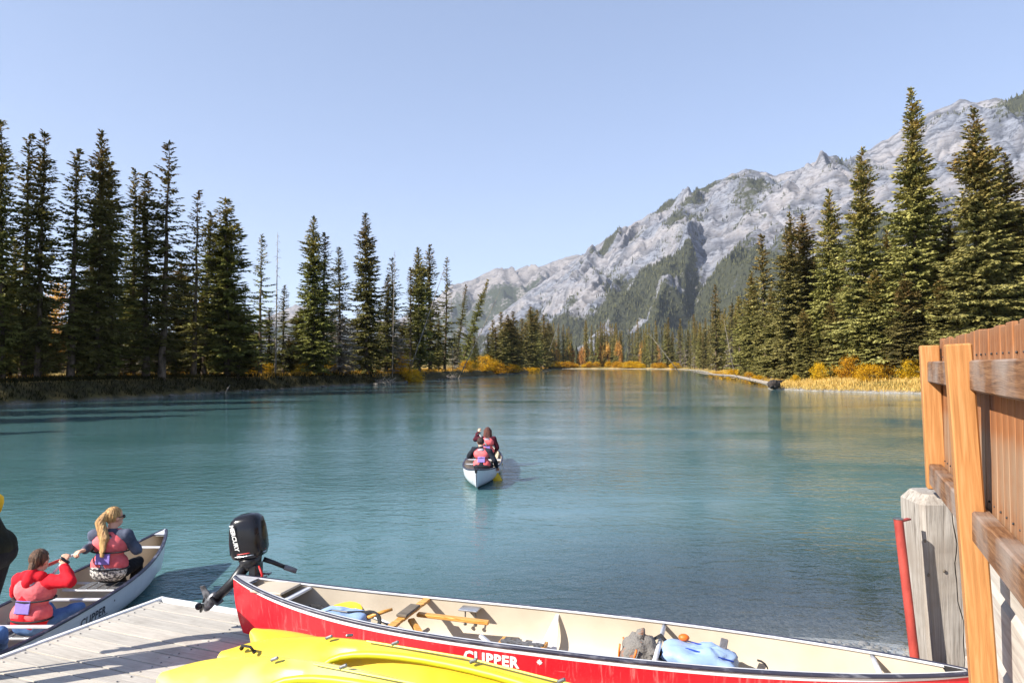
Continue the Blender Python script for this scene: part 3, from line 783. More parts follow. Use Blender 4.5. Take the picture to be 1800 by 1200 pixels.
# broadleaf trees in autumn colour
def mat_leaf(name, a, b, c):
    t = NT(name); v = t.coord('Object'); oi = t.n('ShaderNodeObjectInfo')
    col = t.ramp(t.noise(v, 2.2, 4), [(.3, a), (.5, b), (.7, c)])
    hs = t.n('ShaderNodeHueSaturation'); t.l(col, hs.inputs['Color'])
    t.l(t.math('ADD', t.math('MULTIPLY', oi.outputs['Random'], .4), .8), hs.inputs['Value'])
    t.l(t.math('ADD', t.math('MULTIPLY', oi.outputs['Random'], .03), .485), hs.inputs['Hue'])
    d = t.n('ShaderNodeBsdfDiffuse'); t.l(hs.outputs[0], d.inputs[0]); tl = t.n('ShaderNodeBsdfTranslucent'); t.l(hs.outputs[0], tl.inputs[0])
    m = t.n('ShaderNodeMixShader'); m.inputs[0].default_value = .3; t.l(d.outputs[0], m.inputs[1]); t.l(tl.outputs[0], m.inputs[2])
    t.l(m.outputs[0], t.out.inputs[0]); return t.mat
M_ORANGE = mat_leaf('orange_leaves', lin(168, 122, 66), lin(206, 158, 88), lin(222, 184, 118))
M_YELLOW = mat_leaf('yellow_leaves', lin(134, 104, 26), lin(206, 158, 36), lin(232, 190, 60))
M_GREYTWIG = mat_leaf('grey_twigs', lin(128, 118, 112), lin(166, 156, 150), lin(186, 178, 172))
def leafy(seed, H, R, n, clumps, leaf, low=.2):
    rs = np.random.RandomState(seed)
    u = rs.rand(clumps); a = rs.rand(clumps) * 6.283
    cz = H * (low + (1 - low) * u); prof = np.sqrt(np.clip(1 - ((u - .42) / .6) ** 2, .05, 1))
    cr = R * prof * rs.uniform(.25, .95, clumps)
    C = np.stack([cr * np.cos(a), cr * np.sin(a), cz], 1)
    idx = rs.randint(0, clumps, n)
    P = C[idx] + rs.normal(size=(n, 3)) * np.array([R * .12, R * .12, H * .10])
    P[:, 2] = np.clip(P[:, 2], .05, None)
    D = rs.normal(size=(n, 3)); D /= np.linalg.norm(D, axis=1, keepdims=True)
    V = kites(P, D, leaf * rs.uniform(.6, 1.4, n), leaf * .7 * rs.uniform(.6, 1.3, n), rs, .15).reshape(-1, 3)
    o = np.arange(n)[:, None] * 4
    T = np.concatenate([o + np.array([[0, 1, 2]]), o + np.array([[0, 2, 3]])], 1).reshape(-1, 3)
    m = MB()
    return V, T, C
def limbs_mb(C, H, r0, trunk=True, seed=0):
    m = MB(); rs = random.Random(seed)
    if trunk:
        m.tube([(0, 0, -.3), (0, 0, H * .3), (.1, 0, H * .65), (0, 0, H * .95)], [r0, r0 * .8, r0 * .5, r0 * .1], 6)
        for c in C[::2]: m.tube([(0, 0, c[2] * .7), (c[0] * .5, c[1] * .5, c[2] * .9), tuple(c)], [r0 * .4, r0 * .25, r0 * .08], 4, caps=False)
    else:
        for c in C: m.tube([(c[0] * .15, c[1] * .15, -.1), (c[0] * .5, c[1] * .5, c[2] * .55), tuple(c)], [r0, r0 * .7, r0 * .3], 4, caps=False)
    return m
LEAFY = {}
for key, args, mt, tr in (('aspen_a', (31, 13, 2.6, 1500, 26, .5, .22), M_ORANGE, True), ('aspen_b', (32, 11, 2.2, 1300, 22, .5, .18), M_ORANGE, True),
                          ('bush_a', (33, 2.6, 2.1, 5200, 60, .13, .02), M_YELLOW, False), ('bush_b', (34, 2.0, 2.3, 5200, 64, .13, .02), M_YELLOW, False), ('bush_c', (35, 3.0, 1.9, 5000, 56, .13, .02), M_YELLOW, False),
                          ('grey_a', (36, 3.4, 2.4, 2600, 40, .26, .02), M_GREYTWIG, False), ('ybirch', (37, 9, 2.0, 2400, 26, .26, .2), M_YELLOW, True)):
    V, T, C = leafy(*args)
    LEAFY[key] = (np_mesh('crown_' + key, V, T, mt), limbs_mb(C, args[1], .13 if tr else .025, tr, args[0]).mesh('stems_' + key, M_BARK, True), args[1])
def leafy_thing(key, name, cat, label, loc, h, wide=1.0, group=None, rz=None):
    cr, st, H = LEAFY[key]; s = h / H
    th = thing(name, label, cat, loc, rr.uniform(0, 6.28) if rz is None else rz, group); th.scale = (s * wide, s * wide, s)
    put('trunk' if cat == 'tree' else 'stems', st, th); put('crown' if cat == 'tree' else 'foliage', cr, th)
    return th
for k in range(17):
    x = rr.uniform(22, 66) if k < 14 else rr.uniform(66, 90); y = 440 - max(0, x - 60) * 1.2 + rr.uniform(5, 16)
    leafy_thing(rr.choice(['aspen_a', 'aspen_b']), 'aspen_tree', 'tree', 'orange autumn aspen among conifers on the far bank', (x, y, gz(x, y)), rr.uniform(9, 15), 1.0, 'orange aspens on the far bank')
for k in range(46):
    x = rr.uniform(16, 92); y = 438.5 - max(0, x - 60) * 1.3 + rr.uniform(0, 3)
    leafy_thing(rr.choice(['bush_a', 'bush_b', 'bush_c']), 'willow_bush', 'bush', 'golden willow bush at the water edge of the far bank', (x, y + 1, gz(x, y + 1)), rr.uniform(1.4, 3.4), rr.uniform(1.2, 2.0), 'golden bushes on the far bank')
# bushes of the right bank (each seen singly)
for key, px, py, D, h, w, lab in [
        ('bush_c', 1440, 656, 79, 2.6, .8, 'orange-yellow round bush under the rusty-topped spruce pair'), ('bush_a', 1494, 664, 77, 3.0, 1.0, 'tall golden bush left of the fence, in the middle of the row'),
        ('bush_b', 1530, 668, 73, 2.1, .9, 'low golden bush right of the tall golden one'), ('bush_c', 1562, 668, 74, 2.5, .9, 'yellow bush second from the fence post'),
        ('bush_a', 1600, 670, 72, 2.5, .95, 'yellow bush beside the first fence post'), ('bush_b', 1636, 670, 73, 2.3, 1.0, 'yellow bush peeping out behind the fence post'),
        ('bush_b', 1330, 655, 100, 2.0, .9, 'low yellow bush near the driftwood roots'), ('bush_a', 1262, 648, 150, 3.2, 1.1, 'yellow-green bush at the far end of the fallen log'),
        ('bush_b', 1292, 650, 135, 2.6, 1.2, 'yellow bush halfway along the fallen log'), ('bush_c', 1316, 653, 118, 2.2, 1.1, 'small orange bush above the fallen log'),
        ('bush_c', 1398, 656, 82, 1.3, .9, 'small low bush left of the orange-yellow round one'),
        ('grey_a', 1600, 640, 80, 3.8, 1.2, 'grey leafless bush behind the yellow bushes near the fence')]:
    p = at(px, py, D + (4.5 if px > 1390 else 0)); leafy_thing(key, 'willow_bush', 'bush', lab, (p.x, p.y, gz(p.x, p.y) - .05), h * .8, w * 1.05, 'bushes on the right bank')
# bushes of the left bank
for key, px, D, h, w, lab in [
        ('bush_b', 455, 83, 1.5, 1.2, 'small yellow bush below the small airy spruce'), ('bush_b', 545, 92, 1.6, 1.6, 'yellow bush left of the grey-boughed spruce'), ('bush_c', 578, 96, 1.6, 1.3, 'yellow bush at the foot of the grey-boughed spruce'),
        ('bush_a', 703, 112, 2.6, 1.0, 'tall yellow bush in the gap right of the grey twiggy spruce'), ('bush_b', 725, 112, 1.9, 1.3, 'low orange bush beneath the clump of spruces'),
        ('bush_b', 820, 158, 2.0, 1.4, 'orange bush under the leaning spruces'), ('bush_a', 850, 172, 3.2, 1.5, 'large golden bush left of the cluster on the bank tip'), ('bush_b', 872, 182, 2.4, 1.5, 'golden bush at the foot of the bank-tip cluster'),
        ('bush_b', 900, 205, 2.0, 1.4, 'low orange bush in front of the bank-tip cluster'), ('bush_b', 935, 240, 2.0, 1.5, 'last small orange bush on the bank tip')]:
    x = (px - 900) / F * D; y = D
    sd = 2.5
    leafy_thing(key, 'willow_bush', 'bush', lab, (x, y, gz(x, y) - .05), h, w, 'bushes on the left bank')
for px, D, h, lab in [(315, 84, 6, 'small yellow birch glowing between dark trunks on the left bank'), (355, 90, 9, 'yellow birch behind the thin airy spruce'), (95, 92, 10, 'pinkish tree glimpsed through the gap of the twin spruces'), (108, 100, 11, 'pinkish tree low in the gap right of the twin spruces')]:
    x = (px - 900) / F * D
    leafy_thing('ybirch' if 'birch' in lab else 'aspen_a', 'birch_tree', 'tree', lab, (x, D, gz(x, D)), h, .9)

for i, (x, y, h) in enumerate([(-44, 40, 21), (-49, 47, 22), (-43, 32, 20), (-52, 38, 22), (-47, 24, 21), (-57, 46, 20), (-50, 14, 22), (-56, 28, 22), (-60, 36, 21), (-46, 5, 21), (-52, 54, 20), (-62, 20, 22), (-58, 56, 21), (-66, 48, 22), (-44, 47, 19)]):
    H_, R_, tr_, cr_ = PROTO[['full_a', 'full_b', 'narrow_c'][i % 3]]
    th = thing('spruce_tree', 'spruce on the left bank beyond the left edge, casting the bank into shade', 'tree', (x, y, gz(x, y)), i, 'spruces beyond the left edge'); th.scale = (1.5, 1.5, h / H_)
    put('trunk', tr_, th); put('crown', cr_, th)

# dead snags, leaning poles, driftwood
def snag(px0, py0, D, px1, py1, label, r=.1, n=26, name='dead_tree', zbase=None):
    a = at(px0, py0, D); a.z = gz(a.x, a.y) if zbase is None else zbase; b = at(px1, py1, D)
    th = thing(name, label, 'tree', a)
    d = b - a; L = d.length; rs = random.Random(px0)
    m = MB(); m.tube([(0, 0, 0), tuple(d * .5 + Vector((rs.uniform(-.1, .1), 0, 0))), tuple(d)], [r, r * .65, r * .15], 6)
    m.build('trunk', M_DEADWOOD, th, True)
    m = MB()
    for k in range(n):
        t = rs.uniform(.15, .98); p = d * t; q = Vector((rs.uniform(-1, 1), rs.uniform(-1, 1), rs.uniform(-.5, .25))).normalized() * (1.5 * (1 - t) + .3) * rs.uniform(.4, 1)
        m.tube([p, p + q * .6, p + q + Vector((0, 0, -.15))], [.03, .02, .008], 3, caps=False)
    m.build('twigs', M_DEADWOOD, th)
snag(484, 655, 82, 488, 408, 'bare dead spruce pole rising beside the small airy spruce', .11, 60)
snag(690, 650, 107, 694, 440, 'bare dead tip standing in the grey twiggy spruce', .09, 40)
snag(715, 660, 112, 788, 452, 'pale dead trunk leaning right through the clump of spruces', .11, 26)
snag(806, 660, 140, 882, 505, 'bare pale trunk leaning far out over the left bank', .12, 34)
snag(796, 655, 138, 793, 512, 'thin bare pole among the leaning spruces', .07, 30)
snag(955, 640, 300, 990, 545, 'thin pale leaning trunk at the tip of the left bank', .12, 8)
snag(1205, 642, 235, 1140, 585, 'long pale dead trunk leaning left in the right bank row', .16, 14)
snag(1292, 648, 150, 1272, 560, 'bare leaning pole beside the solitary thin spruce', .1, 20)
snag(396, 690, 69, 405, 676, 'short pale stick in the water at the dark left bank', .08, 2, 'driftwood_stick', -.1)
def driftwood(label, px, D, n, size, seed, mat=M_DEADWOOD):
    rs = random.Random(seed); x = (px - 900) / F * D
    th = thing('driftwood_pile', label, 'driftwood', (x, D, .0))
    for k in range(n):
        m = MB(); a = rs.uniform(0, 6.28); L = size * rs.uniform(.4, 1.0)
        p = Vector((rs.uniform(-1, 1) * size * .8, rs.uniform(-.5, .5) * size * .4, rs.uniform(-.05, .25)))
        d = Vector((math.cos(a), math.sin(a) * .5, rs.uniform(.1, .7))).normalized() * L
        m.tube([p, p + d * .5 + Vector((0, 0, rs.uniform(-.1, .15))), p + d], [.06, .045, .012], 4, caps=False)
        m.build('branch', mat, th)
driftwood('pale brushwood pile at the water edge below the grey twiggy spruce', 670, 101, 46, 1.7, 1)
driftwood('pale driftwood below the clump of spruces', 790, 134, 30, 1.5, 2)
driftwood('small driftwood heap before the bank-tip cluster', 872, 186, 24, 1.6, 3)
th = thing('fallen_log', 'long pale fallen log lying along the right bank shore', 'log', (29.5, 80, .25))
a = Vector((0, 0, .25)); b = Vector(at(1215, 652, 200)) - Vector((29.5, 80, .25)); b.z = .5
m = MB(); m.tube([a, a.lerp(b, .3) + Vector((.5, 0, .3)), a.lerp(b, .65), b], [.24, .2, .14, .06], 8); m.build('trunk', M_DEADWOOD, th, True)
for k in range(60):
    t = rr.random(); p = a.lerp(b, t); q = Vector((rr.uniform(-1, 1), rr.uniform(-1, 1), rr.uniform(-.1, .9))) * rr.uniform(.4, 1.3)
    m = MB(); m.tube([p, p + q], [.05, .015], 4, caps=False); m.build('broken_branch', M_DEADWOOD, th)
M_DARKROOT = simple('wet_root', lin(60, 50, 44), lin(28, 24, 22), 3, .8, bump=.5)
th = thing('root_wad', 'dark upturned root plate at the near end of the fallen log', 'driftwood', (29.2, 79.2, .1))
for k in range(18):
    m = MB(); q = Vector((rr.uniform(-1, 1), rr.uniform(-.5, .4), rr.uniform(-.1, 1))) * rr.uniform(.6, 1.2)
    m.tube([(0, 0, .2), tuple(q * .5 + Vector((0, 0, .3))), tuple(q)], [.2, .14, .03], 5); m.build('root', M_DARKROOT, th, True)
m = MB(); m.ellipsoid((0, .2, .45), (.75, .4, .55)); m.build('root_plate', M_DARKROOT, th, True)

# grass: blades along both banks, one mass
def grass(name, label, pts, h, mat, seed):
    rs = np.random.RandomState(seed); n = len(pts)
    D = np.stack([rs.normal(size=n) * .3, rs.normal(size=n) * .3, np.ones(n)], 1); D /= np.linalg.norm(D, axis=1, keepdims=True)
    V = kites(pts, D, h * rs.uniform(.5, 1.3, n), h * .16 * rs.uniform(.6, 1.3, n), rs, .1).reshape(-1, 3)
    o = np.arange(n)[:, None] * 4
    T = np.concatenate([o + np.array([[0, 1, 2]]), o + np.array([[0, 2, 3]])], 1).reshape(-1, 3)
    ob = put(name, np_mesh(name, V, T, mat)); tag(ob, label, 'grass', kind='stuff')
M_GRASS = mat_leaf('dry_grass', lin(150, 118, 62), lin(196, 160, 92), lin(214, 186, 124))
M_GRASS_O = mat_leaf('russet_grass', lin(132, 104, 42), lin(186, 138, 56), lin(200, 160, 80))
M_GRASS_SHADE = mat_leaf('shade_toned_bank_grass', lin(28, 29, 16), lin(44, 42, 23), lin(64, 56, 32))  # green turf darkened further so its colour stands in for shade
def along(poly, n, dmin, dmax, seed, clear=True):
    rs = np.random.RandomState(seed); P = np.array(poly, float); seg = np.hypot(*np.diff(P, axis=0).T)
    i = rs.choice(len(seg), n, p=seg / seg.sum()); t = rs.rand(n)
    e = P[i + 1] - P[i]; nrm = np.stack([-e[:, 1], e[:, 0]], 1) / seg[i][:, None]
    off = dmin + (dmax - dmin) * rs.rand(n) ** 1.3
    xy = P[i] + e * t[:, None] + nrm * off[:, None]
    z = terrain_z(xy[:, 0], xy[:, 1]); k = (z > .02) & ~((xy[:, 0] < -20) & (xy[:, 1] < 78) & (off < 5.5) & clear)
    return np.concatenate([xy, z[:, None]], 1)[k]
grass('bank_grass', 'dry golden grass along the right bank', along([(64, 233), (49, 160), (37, 104), (31.5, 88), (29, 80), (31.5, 74), (38.8, 67.5), (60, 63), (82, 66)], 42000, .2, 9, 4), .45, M_GRASS, 1)
grass('bank_grass', 'russet grass along the left bank', along([(-38, 30), (-35, 48.6), (-30.8, 58.3), (-27.4, 73), (-23.5, 88), (-17.6, 104), (-10.5, 142), (0.5, 206), (12, 275), (17, 312)], 30000, 1.2, 10, 5), .5, M_GRASS_O, 2)

grass('bank_turf', 'turf hanging over the left bank, its shade put into the colour', along([(-38, 30), (-35, 48.6), (-30.8, 58.3), (-27.4, 73), (-23.5, 88), (-17.6, 104)], 16000, .3, 6, 15, False), .42, M_GRASS_SHADE, 3)
# stones along the foot of the left bank
M_STONE = simple('bank_stone', lin(120, 114, 106), lin(66, 62, 58), 2, .9, bump=.4)
rb_ = random.Random(44)
stone_mb = MB(); stone_mb.ellipsoid((0, 0, 0), (1, .8, .6), nu=8, nv=6); stone_me = crumple0 = stone_mb.mesh('stone', M_STONE, True)
for k in range(46):
    i = rb_.randrange(5); P_ = [(-35, 48.6), (-30.8, 58.3), (-27.4, 73), (-23.5, 88), (-17.6, 104), (-10.5, 142)]; f = rb_.random()
    x = P_[i][0] + (P_[i + 1][0] - P_[i][0]) * f + rb_.uniform(-.3, .5); y = P_[i][1] + (P_[i + 1][1] - P_[i][1]) * f
    o = put('bank_stone', stone_me, None, (x, y, .02)); s_ = rb_.uniform(.12, .42); o.scale = (s_ * rb_.uniform(.8, 1.5), s_, s_ * rb_.uniform(.6, 1)); o.rotation_euler = (rb_.uniform(-.3, .3), rb_.uniform(-.3, .3), rb_.uniform(0, 6))
    tag(o, 'grey stone at the waterline of the shaded left bank', 'stone', 'stones along the left bank')
# ------------------------------------------------------------------ materials of made things
def mat_wood(name, a, b, c, grain=(1.2, 14, 14), scale=3, rough=.7, wear=None, bump=.35, axis=None, knots=True):
    t = NT(name); v = t.coord('Object', grain)
    g = t.noise(v, scale, 6, .6, .8); big = t.noise(t.coord('Object', (1, 1, 1)), 1.7, 4)
    col = t.ramp(g, [(.3, a), (.5, b), (.7, c)])
    if knots:
        vo = t.n('ShaderNodeTexVoronoi'); vo.inputs['Scale'].default_value = 1.0
        t.l(t.coord('Object', tuple(x * .28 + .9 for x in grain)), vo.inputs['Vector'])
        col = t.mix(t.ramp(vo.outputs['Distance'], [(.02, (.75, .75, .75)), (.07, (0, 0, 0))]), col, tuple(x * .35 for x in a[:3]) + (1,))
    if wear is not None: col = t.mix(t.ramp(big, [(.45, (0, 0, 0)), (.62, (.85, .85, .85))]), col, wear)
    t.pbr(col, rough, 0, t.bump(g, bump, .006), .3); return t.mat
def lettering(text, size, name, mat, parent, mapf, weight=.0, extr=None, shear=0.0, space=1.0, n=1):
    """flat lettering laid on a surface: mapf(u, v) -> point just proud of it"""
    cu = bpy.data.curves.new('lettering', 'FONT'); cu.body = text; cu.size = size; cu.offset = weight; cu.shear = shear; cu.space_character = space
    cu.resolution_u = 2
    ob = bpy.data.objects.new('tmp', cu); COL.objects.link(ob)
    dg = bpy.context.evaluated_depsgraph_get()
    me = bpy.data.meshes.new_from_object(ob.evaluated_get(dg))
    bpy.data.objects.remove(ob); bpy.data.curves.remove(cu)
    bm = bmesh.new(); bm.from_mesh(me)
    bmesh.ops.triangulate(bm, faces=bm.faces)
    bmesh.ops.subdivide_edges(bm, edges=[e for e in bm.edges if e.calc_length() > size * .35], cuts=2)
    for vtx in bm.verts: vtx.co = mapf(vtx.co.x, vtx.co.y)
    bm.to_mesh(me); bm.free(); me.name = name; me.materials.clear(); me.materials.append(mat)
    return put(name, me, parent)
M_BLACK = simple('black_plastic', (.012, .012, .014, 1), (.02, .02, .023, 1), 10, .35)
M_BLACKCLOTH = simple('black_webbing', (.014, .014, .016, 1), (.03, .03, .034, 1), 60, .85, bump=.3)
M_ALU = simple('aluminium', (.62, .63, .66, 1), (.5, .51, .54, 1), 14, .35, metal=.9, bump=.05)
M_WHITE = simple('white_paint', (.80, .80, .80, 1), (.70, .71, .72, 1), 5, .4)
M_STEEL = simple('bolt_steel', (.3, .3, .31, 1), (.2, .2, .2, 1), 30, .4, metal=.9)

# ------------------------------------------------------------------ dock
DC = Vector((-3.51, 7.2, .45)); DU = Vector((.928, -.373, 0)); DW = Vector((-.373, -.928, 0)); DOCK_L, DOCK_W = 7.0, 5.0
DANG = math.atan2(DU.y, DU.x)
def mat_deck(name, a, b, c):
    t = NT(name); g = t.noise(t.coord('Object', (.9, 22, 22)), 3, 6, .62, .6); big = t.noise(t.n('ShaderNodeNewGeometry').outputs['Position'], 2.3, 5, .6); sm = t.noise(t.n('ShaderNodeNewGeometry').outputs['Position'], 24, 3)
    col = t.ramp(g, [(.28, a), (.5, b), (.72, c)])
    col = t.mix(t.math('MULTIPLY', t.ramp(big, [(.52, (0, 0, 0)), (.70, (1, 1, 1))]), .35), col, lin(112, 100, 88))
    col = t.mix(t.math('MULTIPLY', t.ramp(sm, [(.66, (0, 0, 0)), (.72, (1, 1, 1))]), .3), col, lin(90, 82, 76))
    t.pbr(col, .85, 0, t.bump(g, .5, .006), .25); return t.mat
M_DECK = [mat_deck('deck_board_%d' % i, a, b, c) for i, (a, b, c) in enumerate([
    (lin(160, 153, 144), lin(180, 173, 163), lin(194, 188, 178)), (lin(152, 146, 138), lin(174, 168, 159), lin(190, 184, 175)), (lin(166, 159, 149), lin(186, 178, 167), lin(198, 191, 180))])]
dock = thing('dock', 'weathered grey plank dock with a pale metal edge', 'dock', DC, DANG)
rd = random.Random(3)
pw = .186
plank_me = {}
for i in range(int(DOCK_W / pw)):
    m = MB(); m.box((DOCK_L / 2 + rd.uniform(0, .008), 0, 0), (DOCK_L - .01, pw - .010, .04), bev=.002)
    o = m.build('plank', M_DECK[i % 3 if rd.random() < .7 else rd.randrange(3)], dock)
    o.location = (0, -.055 - pw * (i + .5), -.02 + rd.uniform(-.002, .002)); o['kind'] = 'thing'
    del o['kind']
screw = MB(); screw.tube([(0, 0, -.002), (0, 0, .0035)], .007, 6); sme = screw.mesh('screw', M_STEEL)
for i in range(int(DOCK_W / pw)):
    for xx in (.09, 1.25, 2.45):
        for dy in (-.05, .05):
            o = put('screw', sme, dock, (xx + rd.uniform(-.02, .02), -.055 - pw * (i + .5) + dy, .002))
m = MB(); m.beam((-.025, .05, -.05), (-.025, -DOCK_W, -.05), .05, .125, bev=.006); m.build('edge_trim', M_WHITE, dock)
m = MB(); m.beam((0.002, .02, -.05), (DOCK_L, .02, -.05), .05, .123, bev=.006); m.build('edge_trim', M_WHITE, dock)
M_BEAMW = mat_wood('dock_beam', lin(84, 76, 66), lin(110, 100, 88), lin(126, 116, 104))
for yy in (-.15, -1.6, -3.1, -4.7):
    m = MB(); m.beam((.02, yy, -.16), (DOCK_L, yy, -.16), .09, .2); m.build('joist', M_BEAMW, dock)
for xx in (.7, 3.2, 5.8):
    m = MB(); m.box((xx, -2.4, -.42), (.9, 4.4, .34), bev=.05); m.build('float', M_BLACK, dock)
m = MB()
for k in range(9): m.tube([(-.052, -.15 - k * .52, -.03), (-.047, -.15 - k * .52, -.03)], .012, 6)
for k in range(9):
    mm = MB(); mm.tube([(-.056, -.15 - k * .52, -.03), (-.048, -.15 - k * .52, -.03)], .013, 6); mm.build('bolt', M_STEEL, dock)

# ------------------------------------------------------------------ canoes
def mat_hull(name, col, scratch, dark, amt=.5):
    t = NT(name)
    v = t.coord('Object', (9, 9, .7)); g = t.noise(v, 3.2, 6, .7, .5)
    w = t.noise(t.coord('Object', (.8, 3, 7)), 6, 5, .7, .3); big = t.noise(t.coord('Object'), 1.6, 4)
    c = t.mix(t.ramp(big, [(.35, (0, 0, 0)), (.7, (1, 1, 1))]), col, dark)
    s = t.math('MULTIPLY', t.ramp(g, [(.54, (0, 0, 0)), (.72, (1, 1, 1))]), t.ramp(big, [(.4, (.15, .15, .15)), (.6, (1, 1, 1))]))
    c = t.mix(t.math('MULTIPLY', s, amt), c, scratch)
    c = t.mix(t.math('MULTIPLY', t.ramp(w, [(.66, (0, 0, 0)), (.70, (1, 1, 1))]), amt), c, scratch)
    t.pbr(c, t.math('ADD', t.math('MULTIPLY', g, .25), .22), 0, t.bump(big, .05, .02), .5, .15); return t.mat
M_RED = mat_hull('red_gelcoat', lin(214, 34, 44), lin(236, 150, 146), lin(196, 26, 38), .55)
M_GREY = mat_hull('white_gelcoat', lin(206, 210, 216), lin(150, 152, 156), lin(192, 198, 206), .3)
M_LINER = simple('beige_liner', lin(196, 183, 164), lin(180, 167, 148), 2.2, .55, bump=.08)
M_GUN = simple('gunwale', lin(46, 48, 66), lin(120, 122, 134), 22, .4, stretch=(.3, 1, 1), lo=.28, hi=.46)
M_ALUW = simple('white_aluminium', (.74, .75, .78, 1), (.62, .63, .66, 1), 10, .4, metal=.3)
M_ASH = mat_wood('varnished_ash', lin(176, 118, 50), lin(206, 148, 74), lin(222, 172, 100), (3, 30, 30), 2, .4, None, .15, knots=False)
class Canoe:
    def __init__(s, L, B, h0, h1, cut=.035, p=2.3, q=.9, hs=None):
        s.hs = h1 if hs is None else hs
        s.L, s.B, s.h0, s.h1, s.cut, s.p, s.q = L, B, h0, h1, cut, p, q
    def half(s, t): return max(.012, s.B / 2 * (1 - abs(t) ** s.p) ** s.q)
    def sheer(s, t): return s.h0 + ((s.h1 if t > 0 else s.hs) - s.h0) * abs(t) ** 3.2
    def keel(s, t): return .05 * abs(t) ** 6
    def pt(s, t, v, side, off=0.0):
        a = abs(t); w = a ** 5
        y = (1 - (1 - v) ** 2.7) * (1 - w) + v ** .8 * w
        z = (v ** 2.1) * (1 - w) + v * w
        k = s.keel(t); b = max(.004, s.half(t) + off)
        x = t * s.L / 2 * (1 - s.cut * (1 - v) ** 2.2 * a ** 7)
        return Vector((x, side * b * y, k + (s.sheer(t) - k) * z + (-off if v < .5 else 0)))
    def t_of_x(s, x): return x / (s.L / 2)
    def v_of_z(s, t, z):
        lo, hi = 0, 1
        for _ in range(22):
            m = (lo + hi) / 2
            if s.pt(t, m, 1).z < z: lo = m
            else: hi = m
        return lo
def shell(c, off, v0=0.0, v1=1.0, nt=64, nv=14, t0=-1, t1=1, sides=(1, -1), flip=False):
    m = MB()
    ts = [math.sin(math.pi / 2 * (2 * i / nt - 1)) if t0 == -1 and t1 == 1 else t0 + (t1 - t0) * i / nt for i in range(nt + 1)]
    for sd in sides:
        vs = []; fs = []
        for t in ts:
            for j in range(nv + 1): vs.append(c.pt(t, v0 + (v1 - v0) * j / nv, sd, off))
        for i in range(nt):
            for j in range(nv):
                q = (i * (nv + 1) + j, (i + 1) * (nv + 1) + j, (i + 1) * (nv + 1) + j + 1, i * (nv + 1) + j + 1)
                fs.append(q if (sd > 0) != flip else q[::-1])
        m.add(vs, fs)
    return m
def rail_mb(c, off, dz, r, n=70, flat=1.0, t1=.995):
    m = MB()
    for sd in (1, -1):
        m2 = [c.pt(math.sin(math.pi / 2 * (2 * i / n - 1)) * t1, 1, sd, off) + Vector((0, 0, dz)) for i in range(n + 1)]
        m.tube(m2, r, 6, flat=flat)
    return m
def gunwale_parts(c, root, mats, r=.014):
    for sd in (1, -1):
        m = MB(); P = [c.pt(math.sin(math.pi / 2 * (2 * i / 70 - 1)) * .995, 1, sd, .004) for i in range(71)]
        m.tube([p + Vector((0, 0, .004)) for p in P], r, 8, flat=.9); m.build('gunwale', mats[0], root, True)
        m = MB(); P = [c.pt(math.sin(math.pi / 2 * (2 * i / 70 - 1)) * .985, 1, sd, -.016) for i in range(71)]
        m.tube([p + Vector((0, 0, .006)) for p in P], r * .62, 6); m.build('inner_rail', mats[1], root, True)
def thwart(c, x, root, mat, w=.035, h=.02, name='thwart', drop=.02, tube=False):
    t = c.t_of_x(x); a = c.pt(t, 1, 1, -.012); b = c.pt(t, 1, -1, -.012)
    a.z -= drop; b.z -= drop
    m = MB()
    if tube: m.tube([a, b], w / 2, 10)
    else: m.beam(a, b, w, h, bev=.004)
    return m.build(name, mat, root, tube)
def deck_plate(c, x0, x1, root, mat):
    m = MB(); n = 8; vs = []; fs = []
    for i in range(n + 1):
        t = c.t_of_x(x0 + (x1 - x0) * i / n)
        for sd in (1, -1): vs.append(c.pt(t, 1, sd, -.003) + Vector((0, 0, .002 + .012)))
    for i in range(n): fs.append((2 * i, 2 * i + 1, 2 * i + 3, 2 * i + 2))
    m.add(vs, fs)
    m.add([v - Vector((0, 0, .02)) for v in vs], [f[::-1] for f in fs])
    return m.build('deck_plate', mat, root)
def seat_parts(c, x, root, drop=.12, w=.24, mat=None, web=None, name='seat'):
    t = c.t_of_x(x); z = c.sheer(t) - drop; v = c.v_of_z(t, z)
    hb = abs(c.pt(t, v, 1).y) - .02
    s = MB(); s.beam((x - w / 2, -hb, z), (x - w / 2, hb, z), .03, .022, bev=.004); s.beam((x + w / 2, -hb, z), (x + w / 2, hb, z), .03, .022, bev=.004)
    s.beam((x - w / 2, -hb * .55, z), (x + w / 2, -hb * .55, z), .03, .02, bev=.003); s.beam((x - w / 2, hb * .55, z), (x + w / 2, hb * .55, z), .03, .02, bev=.003)
    fr = s.build(name, mat, root)
    for k in range(4):
        m = MB(); yy = -hb * .45 + k * hb * .3; m.box((x, yy, z + .013), (w + .02, hb * .24, .004)); m.build('web_strap', web, fr)
    return z + .016
def canoe_core(name, label, c, hullm, loc, rz, group=None, stripe=None):
    th = thing(name, label, 'canoe', loc, rz, group)
    h = put('hull', smooth_by_angle(shell(c, 0).mesh('hull', hullm, True), 60), th)
    put('liner', smooth_by_angle(shell(c, -.012, .0, 1.0, flip=True).mesh('liner', M_LINER, True), 60), th)
    if stripe:
        for sd in (1, -1): put('stripe', shell(c, .0025, .950, .984, 64, 2, sides=(sd,)).mesh('stripe', stripe, True), th)
    return th, h

